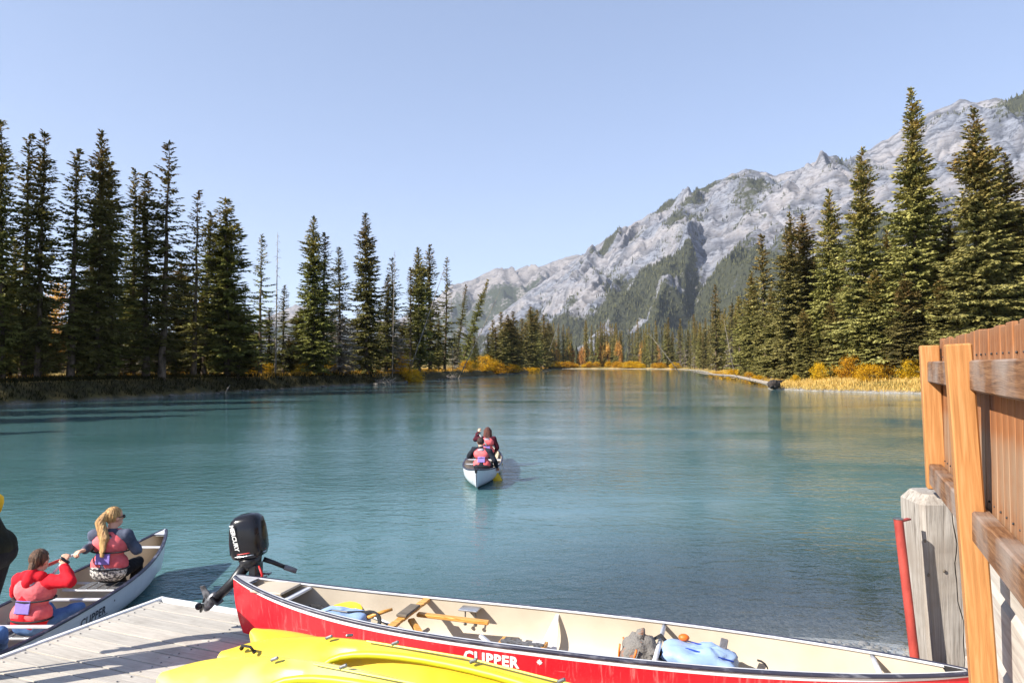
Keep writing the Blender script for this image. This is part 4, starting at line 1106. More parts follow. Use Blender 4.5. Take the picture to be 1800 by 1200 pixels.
# red freight canoe lying on the dock, stern with the outboard at the left
RC = Canoe(5.35, .82, .375, .405, .035, 2.4, .85, .52)
stern = at_z(412, 1012, .975); bow = at_z(1712, 1182, .86)
rc_mid = (stern + bow) / 2; rc_ang = math.atan2(bow.y - stern.y, bow.x - stern.x)
RC.L = (bow - stern).length
red, red_hull = canoe_core('red_canoe', 'big red canoe with beige inside and an outboard, lying on the dock', RC, M_RED, (rc_mid.x, rc_mid.y, .455), rc_ang, None, M_WHITE)
gunwale_parts(RC, red, (M_GUN, M_ALUW), .016)
deck_plate(RC, RC.L / 2 - .16, RC.L / 2 - .012, red, M_BLACK); deck_plate(RC, -RC.L / 2 + .012, -RC.L / 2 + .2, red, M_ALUW)
def local_of(px, py, z, root):                       # photo spot at height z -> coordinates of a thing
    p = at_z(px, py, z) - Vector(root.location); return Matrix.Rotation(-root.rotation_euler.z, 3, 'Z') @ p
X = lambda px, py, z: local_of(px, py, z, red)
thwart(RC, -RC.L / 2 + .62, red, M_ALUW, .05, .02); 
m = MB(); tt = RC.t_of_x(-RC.L / 2 + .42); aa = RC.pt(tt, 1, 1, -.012); bb = RC.pt(tt, 1, -1, -.012); m.beam(aa, bb, .30, .02, bev=.004); m.build('motor_board', M_LINER, red)
thwart(RC, RC.L / 2 - .55, red, M_ALUW, .035, .02, tube=True)
xb = X(1180, 1096, .86).x - .06
thwart(RC, xb, red, M_ALUW, .035, .02, 'thwart', tube=True)
xs = X(545, 1040, .9).x
# carved wooden yoke and its two slanting bars
xy = X(740, 1058, .84).x
ta = RC.t_of_x(xy)
yk = MB(); A = RC.pt(ta, 1, 1, -.014); Bp = RC.pt(ta, 1, -1, -.014); A.z -= .012; Bp.z -= .012
for i in range(10):
    f0, f1 = i / 10, (i + 1) / 10
    wv = lambda f: .05 + .03 * math.sin(f * math.pi * 4) ** 2
    yk.beam(A.lerp(Bp, f0), A.lerp(Bp, f1), (wv(f0) + wv(f1)) / 2, .022, bev=.004)
yoke = yk.build('yoke', M_ASH, red)
pad = MB(); pad.box(A.lerp(Bp, .5) + Vector((0, 0, .024)), (.09, .26, .022), bev=.005); pad.build('yoke_pad', M_BEAMW, yoke)
for a, b in (((xy + .03, .10, A.z - .035), (xy + .62, .16, A.z - .06)), ((xy + .03, -.02, A.z - .035), (xy + .34, -.30, A.z - .16))):
    m = MB(); m.beam(a, b, .055, .028, bev=.006); m.build('wooden_bar', M_ASH, red)
# bolt bracket under the far gunwale
tb = RC.t_of_x(xy + .40); q = RC.pt(tb, 1, 1, -.03)
m = MB(); m.box(q + Vector((0, -.05, -.03)), (.16, .12, .012), bev=.003); brk = m.build('bracket', M_ALU, red)
for dx in (-.04, .05):
    m = MB(); m.tube([q + Vector((dx, -.05, -.03)), q + Vector((dx, -.05, -.16))], .006, 6); m.tube([q + Vector((dx, -.05, -.15)), q + Vector((dx, -.05, -.165))], .014, 6); m.build('bolt', M_STEEL, brk)
# folded web seat amidships with its tall aluminium hanger
M_WEB = simple('seat_webbing', (.05, .05, .055, 1), (.16, .16, .17, 1), 40, .8)
xw = X(925, 1120, .66).x
seatp = MB(); seatp.beam((xw - .17, -.16, .17), (xw + .17, -.16, .20), .028, .028, bev=.004)
seat = seatp.build('seat', M_ALUW, red)
seatp = MB(); seatp.beam((xw - .17, .16, .17), (xw + .17, .16, .20), .028, .028, bev=.004); seatp.build('seat_rail', M_ALUW, seat)
for k in range(4):
    m = MB(); m.box((xw - .13 + k * .085, 0, .205), (.05, .35, .005)); m.build('web_strap', M_WEB, seat)
for k in range(3):
    m = MB(); m.box((xw, -.1 + k * .1, .211), (.34, .05, .004)); m.build('web_strap', M_WEB, seat)
for xx in (xw - .17, xw + .17):
    m = MB(); m.beam((xx, -.2, .19), (xx, .2, .19), .03, .03, bev=.004); m.build('seat_bar', M_ASH, seat)
for xx in (xw + .2,):
    tq = RC.t_of_x(xx); top = RC.pt(tq, .97, 1, -.016)
    m = MB(); m.add([top, (xx - .09, .20, .14), (xx + .04, .25, .12), top + Vector((.02, 0, 0)), top + Vector((0, -.006, 0)), (xx - .09, .19, .14), (xx + .04, .24, .12), top + Vector((.02, -.006, 0))],
                    [(0, 1, 2, 3), (7, 6, 5, 4), (0, 4, 5, 1), (1, 5, 6, 2), (2, 6, 7, 3)]); m.build('seat_hanger', M_WHITE, red)
m = MB(); m.beam((xw - .24, -.18, .34), (xw + .05, -.26, .20), .03, .025, bev=.004); m.build('brace', M_ALUW, red)
m = MB(); m.beam((xy + .2, .05, .09), (xy + .62, .10, .08), .03, .02, bev=.004); m.build('foot_bar', M_WHITE, red)
# lettering on the near side (side = -1)
def side_text(c, root, text, x0, z0, size, side, mat, weight=.006, space=1.05, par=None, off=.004):
    def f(u, v):
        x = x0 + (u if side < 0 else -u); t = c.t_of_x(x); zz = c.sheer(t) - z0 + v
        return c.pt(t, c.v_of_z(t, zz), side, off)
    return lettering(text, size, 'lettering', mat, root, f, weight, space=space)
M_PRINT_W = simple('white_print', (.82, .82, .80, 1), (.74, .74, .72, 1), 20, .5)
M_PRINT_D = simple('dark_print', lin(34, 38, 56), lin(44, 48, 66), 20, .5)
xc = X(816, 1138, .78).x
side_text(RC, red, 'CLIPPER', xc, .135, .105, -1, M_PRINT_W, .0045, 1.1)
def leaf_mark(c, root, x, z0, s, side, mat):
    pts = [(0, 1), (.25, .45), (.6, .6), (.5, .15), (.95, 0), (.5, -.3), (.55, -.6), (.1, -.5), (0, -1), (-.1, -.5), (-.55, -.6), (-.5, -.3), (-.95, 0), (-.5, .15), (-.6, .6), (-.25, .45)]
    m = MB(); vs = []
    for u, v in [(0, 0)] + pts:
        xx = x + (u * s if side < 0 else -u * s); t = c.t_of_x(xx); vs.append(c.pt(t, c.v_of_z(t, c.sheer(t) - z0 + v * s), side, .004))
    m.add(vs, [(0, i + 1, (i + 1) % len(pts) + 1) for i in range(len(pts))]); m.build('leaf_emblem', mat, root)
leaf_mark(RC, red, xc + .56, .075, .024, -1, M_PRINT_W)
xj = X(1618, 1190, .97).x
side_text(RC, red, 'JRANES', xj, .145, .07, -1, M_PRINT_W, .002, 1.0)

# outboard motor clamped to the stern
M_COWL = simple('glossy_black_cowl', (.008, .008, .010, 1), (.012, .012, .016, 1), 6, .2, coat=.15, spec=.3)
M_GEAR = simple('worn_gear_case', (.25, .25, .27, 1), (.06, .06, .065, 1), 18, .45, metal=.6)
M_REDTAG = simple('red_cord', lin(210, 30, 34), lin(170, 20, 26), 20, .5)
mb = X(450, 985, 1.12)
mot_w = at_z(440, 1000, 1.0)
mot = thing('outboard_motor', 'black outboard motor tilted up on the stern of the red canoe', 'outboard motor', mot_w, rc_ang + .25)
# local: +x towards the canoe bow, cowl above, leg reaching back and down
def cowl():
    m = MB(); prof = [(-.0, .60), (.02, .88), (.07, 1.0), (.16, 1.0), (.26, .95), (.335, .84), (.37, .62), (.385, .30)]
    n = 24; vs = []; fs = []
    for z, s in prof:
        for k in range(n):
            a = 2 * math.pi * k / n; ca, sa = math.cos(a), math.sin(a)
            e = 2 / 3.4
            vs.append(((abs(ca) ** e * math.copysign(1, ca)) * .155 * s + .02 * (z / .38), (abs(sa) ** e * math.copysign(1, sa)) * .125 * s, z))
    for i in range(len(prof) - 1):
        for k in range(n): fs.append((i * n + k, i * n + (k + 1) % n, (i + 1) * n + (k + 1) % n, (i + 1) * n + k))
    fs.append(tuple(range(n - 1, -1, -1))); fs.append(tuple((len(prof) - 1) * n + k for k in range(n)))
    m.add(vs, fs); return m
Rt = Matrix.Rotation(-.16, 3, 'Y')
c0 = cowl(); c0.v = [tuple(Rt @ Vector(p) + Vector((-.0, 0, .10))) for p in c0.v]
cw = put('cowl', smooth_by_angle(c0.mesh('cowl', M_COWL, True), 50), mot)
m = MB(); m.tube([tuple(Rt @ Vector((0, 0, z)) + Vector((0, 0, .10))) for z in (-.09, -.05, 0, .012)], [.07, .10, .115, .10], 14, flat=.85); m.build('lower_cowl', M_BLACK, mot, True)
for k in range(2):
    m = MB(); zz = .045 + k * .022
    P = [Rt @ Vector((math.cos(a) * .158, -abs(math.sin(a)) * .128, zz + .10 * 0)) + Vector((0, 0, .10)) for a in [math.pi * (.05 + .9 * i / 14) for i in range(15)]]
    m.tube(P, .004, 4); m.build('trim_line', [M_ALU, M_REDTAG][k], cw)
def cow_map(u, v):
    a = -.085 + u; z = .22 + v
    return Rt @ Vector((a + .02, -.1275 + .03 * max(0, abs(a) - .06) * 2, z)) + Vector((0, 0, .10))
lettering('MERCURY', .050, 'lettering', M_PRINT_W, cw, lambda u, v: Rt @ Vector((-.085 + v * 1.0 + .10 * u, -.131, .325 - u * 1.02)) + Vector((0, 0, .10)), .002, space=.98)
m = MB(); m.tube([(-.02, 0, .06), (-.14, -.02, -.10), (-.28, -.04, -.24)], [.055, .045, .04], 10); m.build('drive_leg', M_BLACK, mot, True)
m = MB(); m.box((-.14, -.02, -.09), (.12, .09, .03), Matrix.Rotation(-.75, 3, 'Y'), bev=.01); m.build('leg_collar', M_BLACK, mot)
gp = Vector((-.33, -.05, -.27))
gr_ = MB(); gr_.ellipsoid(gp, (.10, .038, .045), Matrix.Rotation(-1.0, 3, 'Y')); gear = gr_.build('gear_case', M_GEAR, mot, True)
m = MB(); m.add([gp + Vector((.02, .0, .02)), gp + Vector((-.06, .0, .14)), gp + Vector((-.10, .0, .13)), gp + Vector((-.05, 0, .0)), gp + Vector((.02, .012, .02)), gp + Vector((-.06, .012, .14)), gp + Vector((-.10, .012, .13)), gp + Vector((-.05, .012, .0))],
                [(0, 1, 2, 3), (7, 6, 5, 4), (0, 4, 5, 1), (1, 5, 6, 2), (2, 6, 7, 3), (3, 7, 4, 0)]); m.build('skeg', M_GEAR, mot)
m = MB(); m.box(gp + Vector((.055, 0, .02)), (.02, .12, .10), Matrix.Rotation(-.8, 3, 'Y'), bev=.006); m.build('cavitation_plate', M_BLACK, mot)
hub = gp + Vector((-.075, 0, -.02))
for k in range(3):
    a = 2 * math.pi * k / 3 + .5; m = MB()
    dv = Vector((.35 * math.cos(a), math.sin(a), .9 * math.cos(a))).normalized()
    m.ellipsoid(hub + dv * .06, (.012, .032, .055), dv.to_track_quat('Z', 'Y').to_matrix() @ Matrix.Rotation(.6, 3, 'Z'), 10, 6); m.build('propeller_blade', M_BLACK, gear, True)
m = MB(); m.box((.05, .0, -.03), (.07, .16, .18), bev=.012); m.build('clamp_bracket', M_BLACK, mot)
for s_ in (-1, 1):
    m = MB(); m.tube([(.07, .05 * s_, -.05), (.16, .05 * s_, -.05)], .010, 8); m.tube([(.155, .05 * s_ - .03, -.05), (.155, .05 * s_ + .03, -.05)], .008, 6); m.build('clamp_screw', M_STEEL, mot)
m = MB(); m.tube([(.10, .04, .08), (.18, .065, .045), (.27, .09, .0)], [.022, .02, .018], 10); tl = m.build('tiller_arm', M_BLACK, mot, True)
m = MB(); m.tube([(.27, .09, .0), (.37, .12, -.045)], [.024, .022], 10); m.build('grip', simple('grey_grip', (.22, .22, .23, 1), (.16, .16, .17, 1), 40, .7), tl, True)
m = MB(); m.tube([(.10, -.06, .05), (.14, -.08, -.02), (.12, -.06, -.09), (.15, -.03, -.13)], [.008, .012, .014, .016], 6); m.build('safety_cord', M_REDTAG, mot, True)

# bags in the red canoe
M_BLUE = simple('blue_nylon', lin(160, 184, 218), lin(136, 164, 206), 3, .6, bump=.25, bdist=.02)
M_DBLUE = simple('dark_blue_nylon', lin(28, 66, 170), lin(22, 50, 140), 5, .6)
M_GREYCL = simple('grey_nylon', lin(120, 118, 122), lin(84, 84, 90), 9, .75, bump=.4, bdist=.02)
M_ORANGEP = simple('orange_plastic', lin(236, 120, 40), lin(220, 100, 30), 10, .5)
def crumple(me, amp, sc, seed):
    n = len(me.vertices); co = np.empty(n * 3, np.float32); me.vertices.foreach_get('co', co); co = co.reshape(-1, 3)
    d = fbm(co[:, 0] * sc + seed, co[:, 1] * sc + co[:, 2] * sc * .7, 4) * amp
    c = co.mean(0); r = co - c; r /= np.linalg.norm(r, axis=1, keepdims=True) + 1e-6
    co += r * d[:, None]; me.vertices.foreach_set('co', co.ravel()); me.update(); return me
def bag_mb(sx, sy, sz, e=.6, nu=40, nv=22):
    m = MB(); vs = []; fs = []
    f = lambda c: math.copysign(abs(c) ** e, c)
    for j in range(nv + 1):
        th = math.pi * j / nv - math.pi / 2
        for k in range(nu):
            ph = 2 * math.pi * k / nu
            vs.append((sx * f(math.cos(th)) * f(math.cos(ph)), sy * f(math.cos(th)) * f(math.sin(ph)), sz * f(math.sin(th))))
    for j in range(nv):
        for k in range(nu): fs.append((j * nu + k, j * nu + (k + 1) % nu, (j + 1) * nu + (k + 1) % nu, (j + 1) * nu + k))
    m.add(vs, fs); return m
def red_at(x, y, z): return Vector(red.location) + Matrix.Rotation(rc_ang, 3, 'Z') @ Vector((x, y, z))
x1 = max(X(566, 1035, .82).x, -RC.L / 2 + 1.05)

pk = thing('backpack', 'pale blue backpack with black straps at the stern of the red canoe', 'backpack', red_at(x1, -.03, .03), rc_ang + .15)
b = bag_mb(.25, .17, .13); b.v = [(x, y, z + .13) for x, y, z in b.v]; put('body', crumple(b.mesh('body', M_GREYCL, True), .02, 6, 1), pk)
b = bag_mb(.235, .165, .09, .65); b.v = [(x, y, z + .225) for x, y, z in b.v]; lid = put('lid', crumple(b.mesh('lid', M_BLUE, True), .02, 6, 2), pk)
m = MB(); m.tube([(-.2, -.12, .30), (-.06, -.02, .32), (.08, -.04, .32), (.2, .05, .30)], .007, 6); m.build('zip', M_BLACK, lid)
b = bag_mb(.24, .172, .045, .6); b.v = [(x, y, z + .18) for x, y, z in b.v]; put('side_band', b.mesh('side_band', M_DBLUE, True), pk)
for q in ((-.24, -.06), (-.25, .08), (.25, 0)):
    m = MB(); P = [Vector((q[0] + .09 * math.cos(a) * (1 if q[0] > 0 else -1), q[1] + .03 * math.sin(a), .24 + .06 * math.sin(a))) for a in [math.pi * i / 8 - .3 for i in range(9)]]
    m.tube(P, .02, 6, flat=.35); m.build('strap', M_BLACKCLOTH, pk, True)
m = MB(); m.tube([(.22, .0, .26), (.34, .05, .30), (.42, .08, .32)], [.018, .016, .012], 8); m.build('handle', M_ASH, pk, True)
x2 = X(1235, 1152, .80).x
pk = thing('backpack', 'light blue backpack lying on its back near the bow of the red canoe', 'backpack', red_at(x2, -.02, .03), rc_ang + .05)
b = bag_mb(.26, .15, .09, .65); b.v = [(x, y, z + .26 - .12 * x) for x, y, z in b.v]; bd = put('body', crumple(b.mesh('body', M_BLUE, True), .05, 6, 3), pk)
for yy in (-.07, .07):
    m = MB(); m.tube([(-.20, yy, .352), (-.1, yy + .02, .348), (.1, yy - .02, .326), (.20, yy, .300)], .005, 5); m.build('seam', M_DBLUE, bd)
m = MB(); m.tube([(-.22, .06, .30), (-.29, .09, .37), (-.37, .04, .34), (-.36, -.05, .24), (-.24, -.08, .24)], .03, 8, flat=.35); m.build('strap', M_BLACKCLOTH, pk, True)
m = MB(); m.tube([(-.36, -.06, .30), (-.2, -.16, .26), (.02, -.19, .2)], .035, 8, flat=.35); m.build('strap', M_BLACKCLOTH, pk, True)
m = MB(); P = [Vector((.36 + .07 * math.sin(a), .02, .22 + .07 * math.cos(a))) for a in [math.pi * i / 8 for i in range(9)]]; m.tube(P, .014, 6, flat=.4); m.build('grab_loop', M_BLACKCLOTH, pk, True)
m = MB(); m.box((.14, .06, .36), (.05, .02, .08), Matrix.Rotation(.2, 3, 'Y'), bev=.004); m.build('tag', M_GREYCL, pk)
m = MB(); m.ellipsoid((-.13, .08, .375), (.04, .03, .025), nu=10, nv=6); m.build('whistle', M_ORANGEP, pk, True)
x3 = X(1122, 1143, .80).x
M_ROPE = simple('mottled_rope_bag', lin(118, 114, 110), lin(176, 106, 62), 16, .8, bump=.6, bdist=.02, lo=.30, hi=.42)
rb = thing('throw_bag', 'grey rope bag with orange cords beside the light blue backpack', 'bag', red_at(x3, -.05, .03), rc_ang)
b = bag_mb(.15, .13, .19, .9); b.v = [(x, y, z + .2) for x, y, z in b.v]; put('body', crumple(b.mesh('body', M_ROPE, True), .03, 9, 4), rb)
for k in range(6):
    m = MB(); a = k * 1.05; P = [Vector((.15 * math.cos(a + i * .12), .13 * math.sin(a + i * .12), .1 + i * .06)) for i in range(5)]; m.tube(P, .008, 5); m.build('cord', M_ORANGEP, rb, True)
m = MB(); m.tube([(0, 0, .36), (.01, .01, .42), (.03, 0, .44)], [.05, .03, .012], 8); m.build('neck', M_ROPE, rb, True)

M_PADY = simple('yellow_plastic_blade', lin(240, 200, 40), lin(226, 184, 30), 6, .45)
M_PADR = simple('red_plastic_blade', lin(226, 50, 44), lin(206, 38, 36), 6, .4)
def paddle(label, a, b, blade_mat, blade_len=.45, facing=None, w=.10, shaft=None, grip=True, group=None, r=.0145):
    """a = grip end, b = blade tip (world)"""
    a = Vector(a); b = Vector(b); d = b - a; L = d.length
    th = thing('paddle', label, 'paddle', a, 0, group)
    sh = shaft or M_ALUW
    m = MB(); m.tube([(0, 0, 0), tuple(d * ((L - blade_len * .85) / L))], r, 8); m.build('shaft', sh, th, True)
    dn = d.normalized(); f = Vector(facing) if facing else Vector((0, -1, .3)); sx = dn.cross(f).normalized(); nz = sx.cross(dn)
    st = [(-.02, .25), (.10, .55), (.35, .95), (.7, 1.0), (.92, .85), (1.0, .45)]
    vs = []; fs = []
    for t, s in st:
        c = d - dn * blade_len * (1 - t)
        for k, (u, v) in enumerate(((-1, 0), (-.4, .012), (.4, .012), (1, 0), (.4, -.012), (-.4, -.012))): vs.append(c + sx * (u * w * s) + nz * v)
    n = 6
    for i in range(len(st) - 1):
        for k in range(n): fs.append((i * n + k, i * n + (k + 1) % n, (i + 1) * n + (k + 1) % n, (i + 1) * n + k))
    fs += [tuple(range(n - 1, -1, -1)), tuple((len(st) - 1) * n + k for k in range(n))]
    mm = MB(); mm.add(vs, fs); put('blade', smooth_by_angle(mm.mesh('blade', blade_mat, True), 40), th)
    if grip:
        m = MB(); m.tube([sx * -.05, sx * -.02, sx * .02, sx * .05], [.012, .017, .017, .012], 8); m.build('grip', M_BLACK, th, True)
    return th
a = X(600, 1025, .95)
paddle('paddle with a yellow blade lying inside the stern of the red canoe', red_at(x1 + .60, .27, .08), red_at(x1 - .30, .26, .34), M_PADY, .34, (.3, -1, .2), .1, M_ALUW)

# white canoe at the dock's left edge, and the one out on the river
WC = Canoe(5.2, .92, .37, .56, .045, 2.3, .85)
SINK = .008
white, _ = canoe_core('white_canoe', 'white canoe with two paddlers alongside the dock', WC, M_GREY, (-4.70, 7.17, -SINK), math.radians(90.5), 'white canoes', None)
gunwale_parts(WC, white, (M_GUN, M_GUN), .016)
for x in (2.1, .35, -.42, -1.75): thwart(WC, x, white, M_ALUW, .045, .022)
deck_plate(WC, WC.L / 2 - .18, WC.L / 2 - .012, white, M_ALUW); deck_plate(WC, -WC.L / 2 + .18, -WC.L / 2 + .012, white, M_BLACK)
seat_z = seat_parts(WC, 1.10, white, .13, .26, M_ALUW, M_WEB); seat_parts(WC, -.10, white, .20, .26, M_ALUW, M_WEB); seat_parts(WC, -1.35, white, .13, .26, M_ALUW, M_WEB)
# dock side is local y = -1 (world +x)
side_text(WC, white, 'CLIPPER', -.10, .155, .115, -1, M_PRINT_D, .003, 1.1)
def underline(c, root, x0, x1, z0, side, mat, h=.008):
    m = MB(); vs = []; n = 12
    for i in range(n + 1):
        x = x0 + (x1 - x0) * i / n; t = c.t_of_x(x)
        for dz in (0, h): vs.append(c.pt(t, c.v_of_z(t, c.sheer(t) - z0 + dz), side, .004))
    m.add(vs, [(2 * i, 2 * i + 2, 2 * i + 3, 2 * i + 1) for i in range(n)]); m.build('underline', mat, root)
underline(WC, white, .0, .40, .18, -1, M_PRINT_D)
leaf_mark(WC, white, .52, .085, .016, -1, M_PRINT_D)
m = MB(); vs = []
for k in range(4):
    side_text(WC, white, 'E6A4'[k], 2.36, .13 + k * .055, .05, -1, simple('teal_print_%d' % k, lin(70, 150, 170), lin(80, 160, 180), 10, .5), 0) if k == 0 else None

MC = Canoe(5.15, .95, .34, .48, .045, 2.3, .85)
mc_a = at_z(837, 862, 0); mc_a.z = 0
mc_ang = math.radians(88.6)
mc_c = mc_a + Vector((math.cos(mc_ang), math.sin(mc_ang), 0)) * (MC.L / 2 * .97)
mid, _ = canoe_core('white_canoe', 'white canoe with two paddlers out on the open river', MC, M_GREY, (mc_c.x, mc_c.y, -SINK), mc_ang, 'white canoes', None)
gunwale_parts(MC, mid, (M_GUN, M_GUN), .018)
for x in (1.9, .3, -.55, -2.05): thwart(MC, x, mid, M_ALUW, .05, .024)
deck_plate(MC, MC.L / 2 - .18, MC.L / 2 - .012, mid, M_ALUW); deck_plate(MC, -MC.L / 2 + .2, -MC.L / 2 + .012, mid, M_BLACK)
seat_parts(MC, -1.55, mid, .13, .26, M_ALUW, M_WEB); seat_parts(MC, 1.05, mid, .13, .26, M_ALUW, M_WEB)
m = MB(); m.box((-MC.L / 2 + .003, 0, MC.h1 - .03), (.03, .06, .09), bev=.008); m.build('stern_cap', M_BLACK, mid)
for k in range(3): side_text(MC, mid, 'E68'[k], -2.30, .16 + k * .06, .055, 1, M_GUN, 0)
b = bag_mb(.12, .10, .10, .8); bg_ = thing('red_bag', 'small pink-red bag on the stern floor of the canoe on the river', 'bag', Vector(mid.location) + Vector((-.03, -2.0, .16)), 0)
put('body', crumple(b.mesh('body', simple('pinkish_nylon', lin(232, 96, 104), lin(214, 70, 84), 6, .6), True), .02, 8, 5), bg_)
m = MB(); m.tube([(-.05, 0, .09), (0, 0, .14), (.05, 0, .09)], .01, 6); m.build('handle', M_BLACKCLOTH, bg_, True)

# ------------------------------------------------------------------ kayaks on a low rack
def mat_kayak(name, a, b, pale):
    t = NT(name); n = t.noise(t.coord('Object'), 1.4, 3); n2 = t.noise(t.coord('Object', (1, 5, 5)), 5, 5, .7)
    c = t.mix(t.ramp(n, [(.42, (0, 0, 0)), (.58, (1, 1, 1))]), a, pale)
    c = t.mix(t.math('MULTIPLY', t.ramp(n2, [(.62, (0, 0, 0)), (.72, (1, 1, 1))]), .25), c, b)
    sc_ = t.noise(t.coord('Object', (1.2, 14, 14), (0, 0, .2)), 7, 6, .75, .4)
    c = t.mix(t.math('MULTIPLY', t.ramp(sc_, [(.62, (0, 0, 0)), (.66, (1, 1, 1))]), .35), c, lin(196, 176, 96))
    dirt = t.noise(t.coord('Object'), 3.3, 6, .7)
    c = t.mix(t.math('MULTIPLY', t.ramp(dirt, [(.55, (0, 0, 0)), (.75, (1, 1, 1))]), .35), c, lin(186, 158, 70))
    t.pbr(c, t.math('ADD', t.math('MULTIPLY', dirt, .4), .22), 0, t.bump(sc_, .10, .004), .5, .05); return t.mat
M_KY = mat_kayak('yellow_polyethylene', lin(216, 182, 44), lin(198, 160, 40), lin(222, 192, 72))
M_KP = mat_kayak('faded_yellow_polyethylene', lin(214, 192, 66), lin(206, 186, 100), lin(212, 202, 138))
M_KREC = simple('yellow_green_recess', lin(206, 204, 40), lin(190, 190, 34), 6, .45)
def kayak(label, tip, ang, roll, mat, L=3.1, Bm=.74, Dp=.30, dip=0.0, handle=False):
    """sit-on-top kayak; local x from the tip, y across the deck, z out of the deck"""
    th = thing('kayak', label, 'kayak', tip, 0, 'yellow kayaks on the rack')
    th.rotation_euler = (Matrix.Rotation(ang, 3, 'Z') @ Matrix.Rotation(dip, 3, 'Y') @ Matrix.Rotation(roll, 3, 'X')).to_euler()
    nx, na = 60, 28; vs = []; fs = []
    for i in range(nx + 1):
        s = i / nx; t = 2 * s - 1
        hb = Bm / 2 * max(.03, (1 - abs(t) ** 2.6)) ** .62
        dp = Dp * (.55 + .45 * (1 - abs(t) ** 2)); rock = .03 * abs(t) ** 3
        for k in range(na):
            a = 2 * math.pi * k / na; ca, sa = math.cos(a), math.sin(a)
            y = hb * math.copysign(abs(ca) ** .75, ca)
            if sa >= 0:
                z = .08 * dp / Dp * sa ** .8
                ck = max(0, 1 - ((s - .52) / .30) ** 4) * max(0, 1 - (y / (hb * .66 + 1e-6)) ** 6)
                z -= .13 * ck
            else: z = -dp * abs(sa) ** .7
            vs.append((s * L, y, z + rock))
    for i in range(nx):
        for k in range(na): fs.append((i * na + k, (i + 1) * na + k, (i + 1) * na + (k + 1) % na, i * na + (k + 1) % na))
    fs += [tuple(range(na)), tuple(nx * na + k for k in range(na - 1, -1, -1))]
    m = MB(); m.add(vs, fs); put('hull', smooth_by_angle(m.mesh('hull', mat, True), 60), th)
    # rim of the seat well, foot groove, line and fittings
    m = MB(); P = [(L * .52 + .88 * math.cos(a), .245 * math.copysign(abs(math.sin(a)) ** .6, math.sin(a)), .078) for a in [2 * math.pi * i / 40 for i in range(41)]]
    m.tube(P, .022, 6, caps=False); m.build('seat_rim', M_KREC, th, True)
    for yy in (-.30, .30):
        m = MB(); m.tube([(L * .30, yy * .9, .07), (L * .5, yy, .075), (L * .75, yy * .95, .07)], .006, 5); m.build('deck_line', M_KREC, th)
        for xx in (.22, .36, .52, .68):
            m = MB(); m.box((L * xx, yy * (.8 if xx < .3 else .97), .078), (.045, .018, .018), Matrix.Rotation(.6, 3, 'Z'), bev=.005); fit = m.build('cleat', M_STEEL, th)
    if not handle: return th
    m = MB(); m.tube([(.16, .05, .11), (.18, .06, .13), (.24, .065, .13), (.26, .055, .105)], .008, 8); m.build('carry_handle', M_BLACKCLOTH, th, True)
    for xx in (.16, .26):
        m = MB(); m.ellipsoid((xx, .055, .100), (.014, .014, .010), nu=8, nv=5); m.build('handle_boss', M_BLACK, th, True)
    return th
K_ANG = math.atan2(-.44, .90)
K1 = at_z(396, 1160, 1.02); K2 = at_z(292, 1198, 1.01); K3 = at_z(446, 1121, 1.04)
K_ROLL = math.radians(42)
kayak('bright yellow kayak standing on edge between the canoe and the faded kayak', K1, K_ANG, K_ROLL, M_KY, 3.1, .64, .30, .015, True)
kayak('faded pale yellow kayak on edge, nearest the camera at the bottom', K2, K_ANG, K_ROLL, M_KP, 3.1, .66, .30, .02)
kayak('yellow kayak of which only the tip shows, next to the red canoe', K3, K_ANG, math.radians(20), M_KY, 2.7, .5, .24, .17)
rack = thing('kayak_rack', 'low timber rack carrying the yellow kayaks at the bottom edge', 'rack', (0, 0, .455))
for s in (.28, .72):
    c = K1 + Vector((math.cos(K_ANG), math.sin(K_ANG), 0)) * 3.1 * s
    n_ = Vector((-math.sin(K_ANG), math.cos(K_ANG), 0)) 
    a_, b_ = c - n_ * .55, c + n_ * .48
    m = MB(); m.beam((a_.x, a_.y, .16), (b_.x, b_.y, .16), .09, .09, bev=.008); m.build('crossbar', M_BEAMW, rack)
    for p in (a_, b_):
        m = MB(); m.box((p.x, p.y, .058), (.09, .09, .115), K_ANG, bev=.006); m.build('foot', M_BEAMW, rack)

# ------------------------------------------------------------------ fence, retaining timbers, pipe
M_POST = mat_wood('fence_post', lin(152, 102, 56), lin(172, 120, 70), lin(186, 138, 90), (24, 24, 1.1), 2.4, .7, None, .35)
M_BOARD = mat_wood('fence_board', lin(116, 72, 42), lin(144, 92, 54), lin(162, 112, 74), (16, 16, .9), 2.6, .75, lin(150, 124, 100), .4)
M_RAIL = mat_wood('weathered_rail', lin(78, 52, 34), lin(118, 82, 54), lin(146, 110, 78), (1.6, 26, 26), 3.2, .8, lin(146, 132, 122), .6)
M_OLD = mat_wood('old_grey_timber', lin(116, 108, 100), lin(156, 149, 141), lin(180, 173, 165), (18, 18, .9), 2.6, .88, lin(140, 130, 120), .8)
FDIR = Vector((.46, 1, 0)).normalized(); FN = Vector((-FDIR.y, FDIR.x, 0))      # FN points to the river
fa = math.atan2(FDIR.y, FDIR.x)
def fp(y, z, off=0.0): return Vector((.70 + .46 * y, y, z)) + FN * off
fence = thing('fence', 'orange-brown board fence with grey rails running towards the viewer', 'fence', fp(4.9, 1.95), 0)
fo = Vector(fence.location)
rf = random.Random(8)
_nb = MB(); _nb.ellipsoid((0, 0, 0), (.006, .006, .006), nu=6, nv=4); NAIL = _nb.mesh('nail', M_BLACK)
y = 5.22; k = 0
